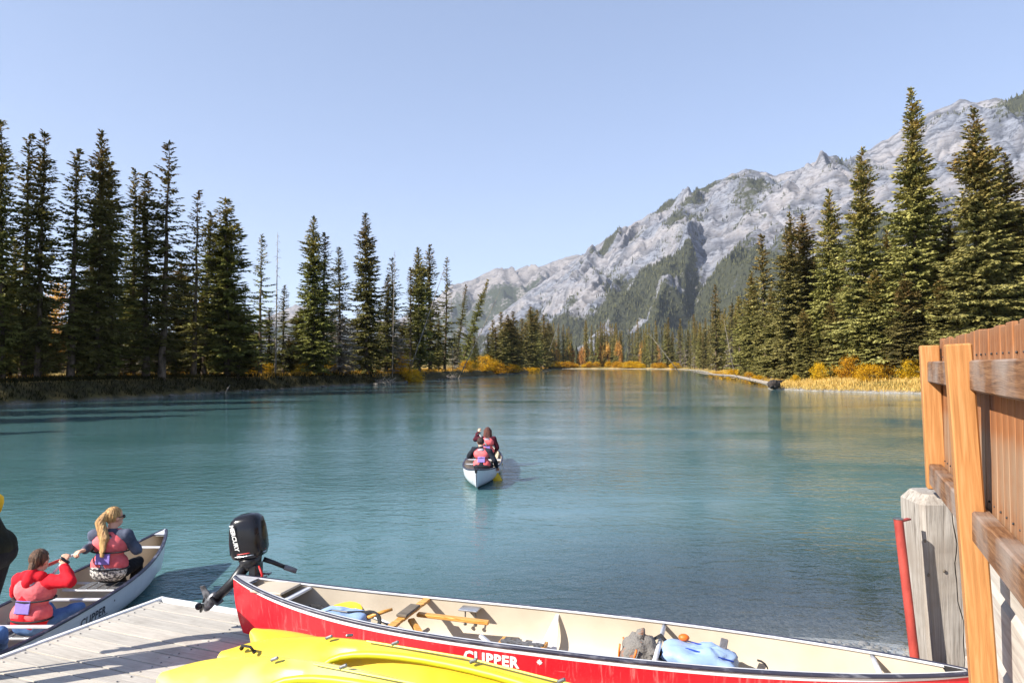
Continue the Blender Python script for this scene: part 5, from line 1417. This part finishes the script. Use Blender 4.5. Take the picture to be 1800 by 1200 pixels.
while y > -.6:
    w = rf.uniform(.125, .15)
    c = fp(y - w * .46, 0, -.045)
    top = 2.975 + rf.uniform(-.012, .012); bot = 1.985 + rf.uniform(-.015, .015)
    m = MB(); m.box((0, 0, 0), (w - .006, .026, top - bot), bev=.004); o = m.build('board', M_BOARD, fence); o.location = c - fo + Vector((0, 0, (top + bot) / 2)); o.rotation_euler = (rf.uniform(-.008, .008), 0, fa)
    for nz in (2.745, 2.015):
        nm = NAIL
        q_ = put('nail', nm, fence, c + FN * .0145 + Vector((0, 0, nz + .105)) - fo)
    y -= w * .909; k += 1
for z in (2.745, 2.015):
    a_, b_ = fp(5.26, z, .02), fp(-.6, z, .02)
    m = MB(); Lr = (b_ - a_).length; m.box((-Lr / 2, 0, 0), (Lr, .085, .15), bev=.009); o = m.build('rail', M_RAIL, fence); o.location = a_ - fo; o.rotation_euler = (0, 0, fa)
def post(top, bot, w):
    top = Vector(top); bot = Vector(bot); L = (top - bot).length
    m = MB(); m.box((0, 0, L / 2), (w, w, L), bev=.008)
    o = m.build('post', M_POST, fence); o.location = bot - fo
    q = (top - bot).to_track_quat('Z', 'Y'); o.rotation_euler = (q.to_matrix() @ Matrix.Rotation(fa - q.to_matrix().to_euler().z, 3, 'Z')).to_euler()
    m = MB()
    return o
post(at(1633, 607, 5.15), at(1646, 858, 5.15), .122)
post(at(1683, 604, 3.52), at(1736, 1290, 3.52), .112)
post(fp(1.6, 2.9, .12), fp(1.6, .9, .10), .112); post(fp(.3, 2.9, .12), fp(.3, .9, .10), .112)
# retaining wall of big timbers under the fence
wall = thing('retaining_wall', 'weathered grey timber retaining wall below the fence', 'wall', fp(4.6, 0, -.27))
wo_ = Vector(wall.location)
for k in range(5):
    z = 1.76 - k * .36
    a_, b_ = fp(4.95, z, -.26), fp(-.6, z, -.26); Lr = (b_ - a_).length
    m = MB(); m.box((-Lr / 2, 0, 0), (Lr, .3, .352), bev=.03); o = m.build('timber', mat_wood('wall_timber_%d' % k, lin(160 + 3 * k, 152, 144), lin(184, 178, 168), lin(200, 194, 186), (.8, 12, 12), 2.2, .85, None, .5), wall); o.location = a_ - wo_; o.rotation_euler = (0, 0, fa)
pile = thing('timber_pile', 'thick cracked grey timber pile with chamfered top under the first fence post', 'timber pile', at(1678, 1290, 5.32))
pl = Vector(pile.location)
def pile_mb():
    top = at(1654, 862, 5.32) - pl; L = top.length
    m = MB(); w, d, n = .45, .38, 26; vs = []; fs = []
    rs = random.Random(2)
    q = top.to_track_quat('Z', 'Y').to_matrix(); q = q @ Matrix.Rotation(-.12 - q.to_euler().z, 3, 'Z')
    # outline with a crack notch in the face towards the viewer
    for i in range(n + 1):
        t = i / n; z = L * t
        ins = 0.0 if t < .965 else (.022 if t < 1 else .05)
        cx = -.02 + .05 * (1 - t) + .012 * math.sin(t * 17) + .006 * math.sin(t * 41); cw = .006 * (.5 + .5 * t) + .001; cd = .05
        x0, x1, y0, y1 = -w / 2 + ins, w / 2 - ins, -d / 2 + ins, d / 2 - ins
        ch = .03
        ring = [(x0 + ch, y0), (cx - cw, y0), (cx, y0 + cd), (cx + cw, y0), (x1 - ch, y0), (x1, y0 + ch), (x1, y1 - ch), (x1 - ch, y1), (x0 + ch, y1), (x0, y1 - ch), (x0, y0 + ch)]
        for x, yv in ring: vs.append(q @ Vector((x + rs.uniform(-.0015, .0015), yv + rs.uniform(-.0015, .0015), z)))
    k = 11
    for i in range(n):
        for j in range(k): fs.append((i * k + j, i * k + (j + 1) % k, (i + 1) * k + (j + 1) % k, (i + 1) * k + j))
    fs.append(tuple(n * k + j for j in range(k)))
    m.add(vs, fs); return m
put('timber', pile_mb().mesh('timber', M_OLD), pile)
for px, py in ((1632, 1010), (1660, 1003), (1626, 950)):
    p = at(px, py, 5.13) - pl; m = MB(); m.ellipsoid(p, (.011, .006, .014), nu=8, nv=5); m.build('knot', M_BEAMW, pile, True)
M_PIPE = simple('red_oxide_pipe', lin(176, 70, 60), lin(140, 52, 46), 9, .6, bump=.2, stretch=(1, 1, .4))
pipe = thing('red_pipe', 'rusty red steel pipe standing against the grey timber pile', 'pipe', at(1624, 1290, 5.02))
pp = Vector(pipe.location); tp = at(1579, 912, 5.02) - pp
m = MB(); m.tube([(0, 0, 0), tuple(tp * .5), tuple(tp)], .031, 14); put('tube', smooth_by_angle(m.mesh('tube', M_PIPE, True), 40), pipe)
m = MB(); m.tube([tuple(tp), tuple(tp + Vector((0, 0, .006)))], .033, 14); m.build('cap', M_STEEL, pipe)
m = MB(); m.beam(tp + Vector((0, .01, -.02)), tp + Vector((.12, .08, -.015)), .03, .012); m.build('bracket', M_PIPE, pipe)
# pebbles on the little shore by the pile
M_PEB = simple('river_pebble', lin(160, 152, 142), lin(110, 104, 98), 3, .8, bump=.2)
def pebbles():
    rs = np.random.RandomState(9); n = 2600
    t = NT
    x = rs.uniform(1.6, 7.5, n); y = rs.uniform(4.4, 9.5, n); z = terrain_z(x, y)
    k = (z > -.5) & (z < .5); x, y, z = x[k], y[k], z[k]
    m = MB(); base = MB(); base.ellipsoid((0, 0, 0), (1, 1, 1), nu=6, nv=4); bv = np.array(base.v); bf = base.f
    V = []; Fs = []
    for i in range(len(x)):
        s = rs.uniform(.012, .04) * (1 + (rs.rand() < .06) * 1.2); sc = s * np.array([rs.uniform(.8, 1.5), rs.uniform(.8, 1.3), rs.uniform(.4, .8)])
        a = rs.rand() * 6.28; c, sn = math.cos(a), math.sin(a); p = bv * sc; p = np.stack([p[:, 0] * c - p[:, 1] * sn, p[:, 0] * sn + p[:, 1] * c, p[:, 2]], 1) + [x[i], y[i], z[i] + s * .2]
        o = len(V) * len(bv); V.append(p); Fs += [tuple(j + o for j in f) for f in bf]
    me = bpy.data.meshes.new('pebbles'); me.from_pydata(np.concatenate(V).tolist(), [], Fs); me.materials.append(M_PEB); me.polygons.foreach_set('use_smooth', [True] * len(Fs))
    o = put('pebbles', me); tag(o, 'small river pebbles in the shallows by the timber pile', 'pebbles', kind='stuff')
pebbles()
# ------------------------------------------------------------------ people
def blob(name, caps, mats, voxel=.011, smooth=6, parent=None, ells=()):
    m = MB()
    for a, b, ra, rb in caps: m.capsule(a, b, ra, rb, 14, 4)
    for c, r, R in ells: m.ellipsoid(c, r, R, 18, 12)
    o = m.build('tmp_blob', mats)
    md = o.modifiers.new('r', 'REMESH'); md.mode = 'VOXEL'; md.voxel_size = voxel
    if smooth: ms = o.modifiers.new('s', 'SMOOTH'); ms.iterations = smooth; ms.factor = .5
    dg = bpy.context.evaluated_depsgraph_get()
    me = bpy.data.meshes.new_from_object(o.evaluated_get(dg)); me.name = name
    bpy.data.objects.remove(o)
    me.materials.clear()
    for q in (mats if isinstance(mats, (list, tuple)) else [mats]): me.materials.append(q)
    me.polygons.foreach_set('use_smooth', [True] * len(me.polygons))
    return put(name, me, parent)
def ruffle(o, amp, sc, seed=0, strand=None):
    me = o.data; n = len(me.vertices); co = np.empty(n * 3, np.float32); no = np.empty(n * 3, np.float32)
    me.vertices.foreach_get('co', co); me.vertex_normals.foreach_get('vector', no); co = co.reshape(-1, 3); no = no.reshape(-1, 3)
    if strand is None:
        f = fbm(co[:, 0] * sc + seed + co[:, 2] * sc * .9, co[:, 1] * sc + co[:, 2] * sc * .6, 3) ; f = np.where(f > 0, f, f * .6)
    else:
        a = np.arctan2(co[:, 0] - strand[0], co[:, 1] - strand[1]); f = perlin(a * sc + seed, co[:, 2] * 7) + .6 * perlin(a * sc * 2.3, co[:, 2] * 9 + 3)
    co = co + no * (f * amp)[:, None]; me.vertices.foreach_set('co', co.astype(np.float32).ravel()); me.update(); return o
M_SKIN = simple('skin', lin(222, 172, 146), lin(206, 150, 124), 9, .5)
def cloth(name, a, b, sc=7): return simple(name, a, b, sc, .85, bump=.35, bdist=.015, spec=.2)
M_PFD = cloth('pink_red_vest', lin(236, 122, 124), lin(220, 92, 98))
M_PFDG = cloth('grey_vest_yoke', lin(170, 166, 176), lin(150, 146, 158))
M_PATCH = cloth('violet_patch', lin(150, 130, 196), lin(132, 112, 182))
M_NAVY = cloth('dark_navy_fleece', lin(44, 48, 58), lin(28, 32, 40))
M_SLATE = cloth('slate_blue_shirt', lin(92, 98, 116), lin(62, 68, 84))
M_REDJ = cloth('red_jacket', lin(220, 34, 48), lin(190, 22, 36))
M_JEANS = cloth('blue_jeans', lin(96, 128, 176), lin(66, 96, 146))
M_BLACKT = cloth('black_trousers', lin(34, 34, 38), lin(20, 20, 24))
M_OLIVE = cloth('dark_olive_jacket', lin(40, 42, 30), lin(22, 24, 18))
M_PATTERN = simple('patterned_hem', lin(206, 200, 194), lin(80, 76, 78), 40, .85, lo=.45, hi=.55)
def hairmat(name, a, b): return simple(name, a, b, 7, .5, bump=.8, stretch=(9, 9, .7), bdist=.02)
M_BLOND = hairmat('blond_hair', lin(226, 184, 120), lin(150, 104, 58))
M_BROWN = hairmat('brown_hair', lin(120, 84, 58), lin(62, 42, 30))
M_DARKH = hairmat('dark_hair', lin(66, 42, 36), lin(30, 20, 20))
M_AUBURN = hairmat('auburn_hair', lin(112, 56, 40), lin(50, 26, 22))
V3 = Vector
def hand_caps(wrist, d, palm_n, s=1.0, curl=.9, side=1):
    """palm and five curled fingers closing round a shaft; d = direction of the fingers' root, palm_n = way the fingers curl"""
    w = V3(wrist); d = V3(d).normalized(); n = V3(palm_n); n = (n - d * n.dot(d)).normalized(); l = d.cross(n) * side
    caps = []
    for k in (-1, 0, 1): caps.append((w, w + d * .075 * s + l * .022 * k * s, .019 * s, .015 * s))
    for k, (ln) in enumerate((.070, .080, .076, .060)):
        r0 = w + d * .080 * s + l * (.033 - .022 * k) * s
        p1 = r0 + (d * math.cos(curl * .6) + n * math.sin(curl * .6)) * ln * .45 * s
        p2 = p1 + (d * math.cos(curl * 1.7) + n * math.sin(curl * 1.7)) * ln * .35 * s
        p3 = p2 + (d * math.cos(curl * 2.7) + n * math.sin(curl * 2.7)) * ln * .28 * s
        caps += [(r0, p1, .0095 * s, .009 * s), (p1, p2, .009 * s, .0085 * s), (p2, p3, .0085 * s, .0075 * s)]
    t0 = w + d * .02 * s + l * .024 * s; t1 = t0 + (d * .6 + l * .75 + n * .35).normalized() * .042 * s; t2 = t1 + (d * .6 + n * .9).normalized() * .034 * s
    caps += [(t0, t1, .012 * s, .0105 * s), (t1, t2, .0105 * s, .0085 * s)]
    return caps
def person(label, loc, rz, J, top, legs, hair, hairm, vest=True, scale=1.0, sleeves=None, hem=None, extras=None, bag=None):
    """J: joint positions in the person's own frame (facing +y, origin at the seat)"""
    th = thing('person', label, 'person', loc, rz); th.scale = (scale,) * 3
    hip, chest, neck, head = V3(J['hip']), V3(J['chest']), V3(J['neck']), V3(J['head'])
    fw = V3(J.get('face', (0, 1, 0))).normalized()
    R = Matrix((fw.cross(V3((0, 0, 1))).normalized(), fw, V3((0, 0, 1)))).transposed()
    caps = [(hip + V3((-.07, 0, 0)), hip + V3((.07, 0, 0)), .10, .10), (hip, chest, .105, .125), (chest + V3((-.06, 0, .02)), chest + V3((.06, 0, .02)), .115, .115), (chest, neck, .09, .052), (neck, head, .052, .055)]
    ells = [(head + V3((0, 0, .015)), (.074, .092, .105), R), (head + fw * .03 + V3((0, 0, -.05)), (.055, .062, .062), R), (head + fw * .098 + V3((0, 0, -.012)), (.013, .018, .022), R)]
    rt = fw.cross(V3((0, 0, 1))).normalized()
    for s in (-1, 1): ells.append((head + rt * .076 * s + V3((0, 0, -.005)), (.012, .02, .03), R))
    ells.append((head + fw * .088 + V3((0, 0, -.062)), (.024, .012, .009), R))
    armcaps = {}
    for s, k in ((-1, 'l'), (1, 'r')):
        sh, el, wr = V3(J['sh_' + k]), V3(J['el_' + k]), V3(J['wr_' + k])
        a = [(chest.lerp(neck, .55), sh, .06, .058), (sh, el, .052, .042), (el, wr, .042, .028)]
        armcaps[k] = a; caps += a
        dirn = V3(J.get('hd_' + k, (wr - el))); caps += hand_caps(wr, dirn, J.get('pn_' + k, (0, 0, -1)), 1.0, J.get('curl_' + k, .9), s)
    legcaps = []
    for s, k in ((-1, 'l'), (1, 'r')):
        kn, an, to = V3(J['kn_' + k]), V3(J['an_' + k]), V3(J['to_' + k])
        h0 = hip + V3((.085 * s, 0, -.01)); legcaps += [(h0, kn, .082, .056), (kn, an, .056, .038)]; caps += [(h0, kn, .078, .052), (kn, an, .052, .036), (an, to, .04, .03)]
    body = blob('body', caps, M_SKIN, .0085, 3, th, ells)
    eyes = []
    for s in (-1, 1):
        m = MB(); m.ellipsoid(head + fw * .083 + rt * .03 * s + V3((0, 0, .005)), (.012, .008, .008), R, 8, 6); m.build('eye', M_BLACK, body, True)
    # clothes
    g = .014
    tc = [(hip + V3((-.07, 0, .03)), hip + V3((.07, 0, .03)), .105 + g, .105 + g), (hip + V3((0, 0, .03)), chest, .11 + g, .125 + g), (chest + V3((-.06, 0, .02)), chest + V3((.06, 0, .02)), .115 + g, .115 + g), (chest, chest.lerp(neck, .75), .10 + g, .06 + g)]
    for k in 'lr':
        a = armcaps[k]; tc += [(a[0][0], a[0][1], .06 + g, .062 + g), (a[1][0], a[1][1], .058 + g, .046 + g), (a[2][0], a[2][0].lerp(a[2][1], .9), .046 + g, .034 + g)]
    ruffle(blob('jacket', tc, top, .011, 5, th), .011, 9, 1)
    ruffle(blob('trousers', [(a, b, ra + .012, rb + .012) for a, b, ra, rb in legcaps] + [(hip + V3((-.07, 0, -.01)), hip + V3((.07, 0, -.01)), .112, .112)], legs, .012, 4, th), .010, 9, 2)
    for k in 'lr':
        m = MB(); m.capsule(V3(J['an_' + k]), V3(J['to_' + k]), .05, .04, 10, 3); m.build('shoe', M_BLACK, th, True)
    if hem: blob('shirt_hem', [(hip + V3((-.08, -.01, .02)), hip + V3((.08, -.01, .02)), .124, .124)], hem, .014, 3, th)
    if vest:
        bk = -1
        up = (neck - chest).normalized(); ax = (chest - hip).normalized()
        v = [(hip.lerp(chest, .30) + V3((-.08, 0, 0)), hip.lerp(chest, .30) + V3((.08, 0, 0)), .128, .128), (chest + V3((-.068, 0, .02)), chest + V3((.068, 0, .02)), .142, .142), (hip.lerp(chest, .30), chest, .132, .143)]
        v += [(chest + V3((-.085, .0, .06)), chest.lerp(neck, .75) + V3((-.085, 0, -.005)), .08, .055), (chest + V3((.085, 0, .06)), chest.lerp(neck, .75) + V3((.085, 0, -.005)), .08, .055)]
        ve = ruffle(blob('life_vest', v, M_PFD, .012, 5, th), .006, 7, 3)
        # slate yoke and violet square on the back
        yk_ = chest + V3((0, -.148, .0)); ax2 = ax
        q = (V3((0, -1, 0)) - ax2 * V3((0, -1, 0)).dot(ax2)).normalized()
        rot = Matrix((ax2.cross(q).normalized() * -1, q * -1, ax2)).transposed()
        c0 = hip.lerp(chest, .55) + q * .139
        m = MB(); m.box(c0, (.17, .012, .13), rot, bev=.005); m.build('back_patch', M_PATCH, ve)
        c1 = chest.lerp(neck, .45) + q * .105
        m = MB(); m.box(c1, (.16, .07, .09), rot @ Matrix.Rotation(.45, 3, 'X'), bev=.03); m.build('vest_yoke', M_PFDG, ve, True)
        for f in (.18, .8):
            wc = hip.lerp(chest, f); m = MB()
            P = [wc + V3(((.213 + .0 * f) * math.cos(a), (.138 + .012 * f) * math.sin(a), .0)) for a in [2 * math.pi * i / 28 for i in range(29)]]
            m.tube(P, .016, 6, caps=False, flat=.5); m.build('belt', M_BLACKCLOTH, ve, True)
    # hair
    hc = [(head + V3((0, 0, .03)) - fw * .012, (.084, .098, .10), R)]
    hcap = []
    if hair == 'ponytail':
        p0 = head - fw * .10 + V3((0, 0, .05)); p1 = p0 - fw * .06 + V3((0, 0, -.08)); p2 = V3((0, -.125, .52)) + V3(J['chest']) - V3((0, 0, .42)); p3 = V3((0, -.165, .33)) + V3(J['chest']) - V3((0, 0, .42))
        hcap = [(p0, p1, .035, .05), (p1, p2, .05, .055), (p2, p3, .055, .02), (p1 + rt * .02, p2 + rt * .03, .04, .04), (p1 - rt * .02, p2 - rt * .03, .04, .04), (p2 + rt * .03, p3 + rt * .03 + V3((0, 0, .05)), .03, .012), (p2 - rt * .03, p3 - rt * .03 + V3((0, 0, .03)), .03, .012)]
    elif hair == 'low_tail':
        p0 = head - fw * .085 + V3((0, 0, -.02)); p1 = p0 - fw * .03 + V3((0, 0, -.10)); p2 = p1 + V3((.01, 0, -.08)); hcap = [(p0, p1, .04, .035), (p1, p2, .035, .02)]
    elif hair == 'long':
        for k in range(-3, 4):
            a = k * .42; o = (-fw * math.cos(a) + rt * math.sin(a)) * .075
            hcap.append((head + o + V3((0, 0, .03)), head + o * 1.45 + V3((0, 0, -.26 + .02 * (k % 2))), .035, .03))
    h = ruffle(blob('hair', hcap, hairm, .007, 2, th, hc), .007, 9, 0, head)
    # keep the face clear
    bm = bmesh.new(); bm.from_mesh(h.data)
    kill = [v for v in bm.verts if (v.co - head).dot(fw) > .035 and (v.co - head).z < .055]
    bmesh.ops.delete(bm, geom=kill, context='VERTS'); bm.to_mesh(h.data); bm.free()
    if extras: extras(th, J, head, fw, rt)
    return th
def world_to(th_loc, rz, p, s=1.0): return Matrix.Rotation(-rz, 3, 'Z') @ (V3(p) - V3(th_loc)) / s

# --- blond woman in the bow of the white canoe
def seated(lean=.05, hx=0.0, tilt=0.0):
    return dict(hip=(0, 0, .11), chest=(0, lean, .42), neck=(hx, lean + .02, .60), head=(hx, lean + .05, .715),
                kn_l=(-.16, .40, .12), an_l=(-.15, .56, -.16), to_l=(-.15, .70, -.18), kn_r=(.16, .40, .12), an_r=(.15, .56, -.16), to_r=(.15, .70, -.18),
                sh_l=(-.185, lean, .53), sh_r=(.185, lean, .53), el_l=(-.27, .10, .28), el_r=(.27, .10, .28), wr_l=(-.12, .36, .30), wr_r=(.2, .36, .30))
w_rz = math.radians(-4)
w_loc = at_z(196, 1013, .33); w_loc = V3((-4.64, 8.27, .30))
pad_hand = at_z(146, 968, .0); 
def toW(px, py, D): return world_to(w_loc, w_rz, at(px, py, D))
J = seated(.03)
J['face'] = (.5, .86, 0)
J['sh_l'] = (-.18, .0, .53); J['el_l'] = tuple(toW(166, 957, 8.34)); J['wr_l'] = tuple(toW(149, 966, 8.08)); J['hd_l'] = tuple(toW(136, 970, 8.0) - toW(149, 966, 8.08)); J['pn_l'] = (0, -.4, -1)
J['el_r'] = (.26, .10, .34); J['wr_r'] = (.12, .33, .32)
J['kn_l'] = (-.14, .36, .12); J['kn_r'] = (.12, .36, .13); J['an_l'] = (-.12, .46, -.17); J['to_l'] = (-.11, .58, -.19); J['an_r'] = (.02, .46, -.17); J['to_r'] = (.0, .58, -.19)
def shades(th, J, head, fw, rt):
    for s in (-1, 1):
        m = MB(); m.ellipsoid(head + fw * .094 + rt * .034 * s + V3((0, 0, .006)), (.029, .010, .022), Matrix((rt, fw, V3((0, 0, 1)))).transposed(), 10, 6); m.build('sunglasses_lens', M_BLACK, th, True)
    for s in (-1, 1):
        m = MB(); m.tube([head + fw * .09 + rt * .062 * s + V3((0, 0, .012)), head + rt * .084 * s + V3((0, 0, .012))], .005, 5); m.build('sunglasses_arm', M_BLACK, th)
person('woman with long blond ponytail and sunglasses paddling in the white canoe by the dock', w_loc, w_rz, J, M_SLATE, M_BLACKT, 'ponytail', M_BLOND, True, 1.0, hem=M_PATTERN, extras=shades)
# --- paddler in the red jacket
r_loc = V3((-4.70, 7.02, .17)); r_rz = math.radians(-8)
def toR(px, py, D): return world_to(r_loc, r_rz, at(px, py, D), .95)
J = seated(.06)
J['sh_r'] = (.18, .06, .53); J['el_r'] = tuple(toR(124, 1022, 7.0)); J['wr_r'] = tuple(toR(113, 994, 7.12)); J['hd_r'] = (0, .1, 1); J['pn_r'] = (-.3, .9, 0)
J['el_l'] = (-.30, .14, .36); J['wr_l'] = (-.16, .36, .40)
J['kn_r'] = (.26, .36, .16); J['an_r'] = (.2, .52, -.02); J['to_r'] = (.2, .64, -.04); J['an_l'] = (-.16, .55, -.02); J['to_l'] = (-.16, .66, -.04)
def hood(th, J, head, fw, rt):
    blob('hood', [(V3(J['neck']) + V3((-.09, -.05, -.02)), V3(J['neck']) + V3((.09, -.05, -.02)), .06, .06), (V3(J['neck']) + V3((0, -.10, -.06)), V3(J['neck']) + V3((0, -.07, .02)), .075, .055)], M_REDJ, .011, 4, th)
person('person in a red hooded jacket with brown hair tied back in the white canoe', r_loc, r_rz, J, M_REDJ, M_JEANS, 'low_tail', M_BROWN, True, .95, extras=hood)
paddle('paddle with a red blade trailing behind the blond woman in the white canoe', at(205, 944, 8.80), at(57, 1004, 7.45), M_PADR, .50, (.1, -1, -.35), .11, M_WHITE)
paddle('paddle with a plain white shaft gripped by the person in the red jacket', at(114, 984, 7.12), V3((-5.5, 7.35, -.25)), M_PADY, .46, (.1, -1, -.35), .1, M_WHITE)
# third occupant: only a jeans-clad knee shows; knee of the person sitting behind
k_loc = V3((-4.70, 5.75, .17))
J = seated(-.05); J['kn_r'] = tuple((at(6, 1108, 6.15) - k_loc)); J['an_r'] = (.15, .7, -.02); J['to_r'] = (.15, .8, -.03); J['an_l'] = (-.15, .65, -.02); J['to_l'] = (-.15, .76, -.03)
person('person at the left edge of whom only a jeans-clad knee shows in the white canoe', k_loc, 0, J, M_REDJ, M_JEANS, 'low_tail', M_BROWN, True, .95)
# --- two paddlers on the river
m_loc = V3(mid.location) + V3((.02, -1.52, .25))
J = seated(.10, -.04); J['head'] = (-.05, .16, .70); J['el_l'] = (-.33, .14, .36); J['wr_l'] = (-.10, .38, .40); J['el_r'] = (.30, .02, .30); J['wr_r'] = (.34, .22, .12); J['sh_l'] = (-.20, .10, .53); J['sh_r'] = (.18, .04, .50); J['pn_l'] = (1, 0, -.2); J['pn_r'] = (0, 0, -1)
person('dark-haired person in navy in the stern of the canoe out on the river', m_loc, math.radians(-6), J, M_NAVY, M_BLACKT, 'none', M_DARKH, True, 1.0)
paddle('paddle with a yellow blade dipping beside the canoe on the river', m_loc + V3((-.04, .36, .46)), at_z(880, 852, -.10), M_PADY, .42, (0, -1, .2), .1, M_BLACK)
f_loc = V3(mid.location) + V3((.05, 1.08, .25))
J = seated(.04, .02); J['el_l'] = (-.32, .12, .50); J['wr_l'] = (-.24, .26, .68); J['hd_l'] = (.2, .3, 1); J['pn_l'] = (.5, 1, 0); J['el_r'] = (.28, .05, .28); J['wr_r'] = (.24, .28, .18)
person('long-haired person in a red collar in the bow of the canoe on the river', f_loc, 0, J, cloth('maroon_jacket', lin(84, 24, 38), lin(44, 18, 30)), M_BLACKT, 'long', M_AUBURN, True, 1.0)
paddle('paddle with a white shaft lifted by the long-haired person on the river', at(842, 762, 19.0), f_loc + V3((.42, .75, -.42)), M_PADY, .42, (0, -1, .2), .1, M_WHITE)
# --- person bending over at the left edge of the dock
b_loc = V3((-3.99, 5.22, .455))
J = dict(hip=(.18, 0, 1.00), chest=(-.03, .02, 1.34), neck=(-.20, .02, 1.47), head=(-.33, .02, 1.50), face=(-1, 0, 0),
         kn_l=(.08, .12, .54), an_l=(0, .13, .10), to_l=(-.16, .13, .04), kn_r=(.08, -.12, .54), an_r=(.02, -.14, .10), to_r=(-.14, -.14, .04),
         sh_l=(-.10, -.19, 1.36), sh_r=(-.10, .19, 1.36), el_l=(-.26, -.24, 1.12), el_r=(-.26, .24, 1.12), wr_l=(-.46, -.14, .98), wr_r=(-.46, .14, .98))
def person_bent():
    th = thing('person', 'person in dark clothes bending over at the left edge of the dock', 'person', b_loc, math.radians(6))
    P = {k: V3(v) for k, v in J.items()}; fw = V3((-1, 0, -.35)).normalized(); R = Matrix((V3((0, 1, 0)), fw, fw.cross(V3((0, 1, 0))) * -1)).transposed()
    leg = []
    for k, s in (('l', 1), ('r', -1)):
        h0 = P['hip'] + V3((0, .09 * s, -.02)); leg += [(h0, P['kn_' + k], .095, .062), (P['kn_' + k], P['an_' + k], .062, .045)]
    arms = []
    for k in 'lr': arms += [(P['chest'].lerp(P['neck'], .4), P['sh_' + k], .06, .06), (P['sh_' + k], P['el_' + k], .055, .045), (P['el_' + k], P['wr_' + k], .045, .03)]
    tor = [(P['hip'] + V3((0, -.07, 0)), P['hip'] + V3((0, .07, 0)), .115, .115), (P['hip'], P['chest'], .12, .13), (P['chest'] + V3((0, -.08, 0)), P['chest'] + V3((0, .08, 0)), .12, .12), (P['chest'], P['neck'], .1, .055), (P['neck'], P['head'], .055, .055)]
    hands = hand_caps(P['wr_l'], (-.3, 0, -1), (-1, 0, 0), 1, .8, -1) + hand_caps(P['wr_r'], (-.3, 0, -1), (-1, 0, 0), 1, .8, 1)
    feet = [(P['an_' + k], P['to_' + k], .045, .035) for k in 'lr']
    ell = [(P['head'] + V3((-.02, 0, 0)), (.076, .10, .105), R), (P['head'] + fw * .1, (.014, .018, .022), R)]
    blob('body', leg + arms + tor + hands + feet, M_SKIN, .010, 3, th, ell)
    grow = lambda cs, g: [(a, b, ra + g, rb + g) for a, b, ra, rb in cs]
    blob('jacket', grow(arms, .018) + grow(tor[:3], .022) + [(P['hip'] + V3((-.02, -.08, -.03)), P['hip'] + V3((-.02, .08, -.03)), .135, .135), (P['chest'], P['chest'].lerp(P['neck'], .8), .12, .075)], M_OLIVE, .013, 5, th)
    blob('trousers', grow(leg, .014) + [(P['hip'] + V3((.01, -.08, -.04)), P['hip'] + V3((.01, .08, -.04)), .128, .128)], M_BLACKT, .014, 4, th)
    for k in 'lr':
        m = MB(); m.capsule(P['an_' + k], P['to_' + k], .055, .045, 10, 3); m.build('shoe', M_BLACK, th, True)
    blob('hair', [], M_DARKH, .009, 2, th, [(P['head'] + V3((.01, 0, .03)), (.086, .1, .1), R)])
person_bent()
paddle('paddle with a yellow blade standing beside the person bending at the dock edge', V3((-4.22, 5.38, .47)), at(-9, 866, 5.38), M_PADY, .20, (0.3, -1, 0), .075, M_BLACK)
# ------------------------------------------------------------------ air
def haze():
    t = NT('valley_air'); t.mat.node_tree.nodes.remove(t.out); t.out = t.n('ShaderNodeOutputMaterial')
    p = t.n('ShaderNodeVolumePrincipled'); p.inputs['Color'].default_value = (.80, .88, 1.0, 1); p.inputs['Density'].default_value = HAZE; p.inputs['Anisotropy'].default_value = .2
    t.l(p.outputs[0], t.out.inputs['Volume'])
    m = MB(); m.box((0, 4500, 1000), (22000, 13000, 2012)); o = m.build('haze', t.mat); tag(o, 'thin bluish air filling the valley', 'haze', kind='stuff')
HAZE = .00004
haze()
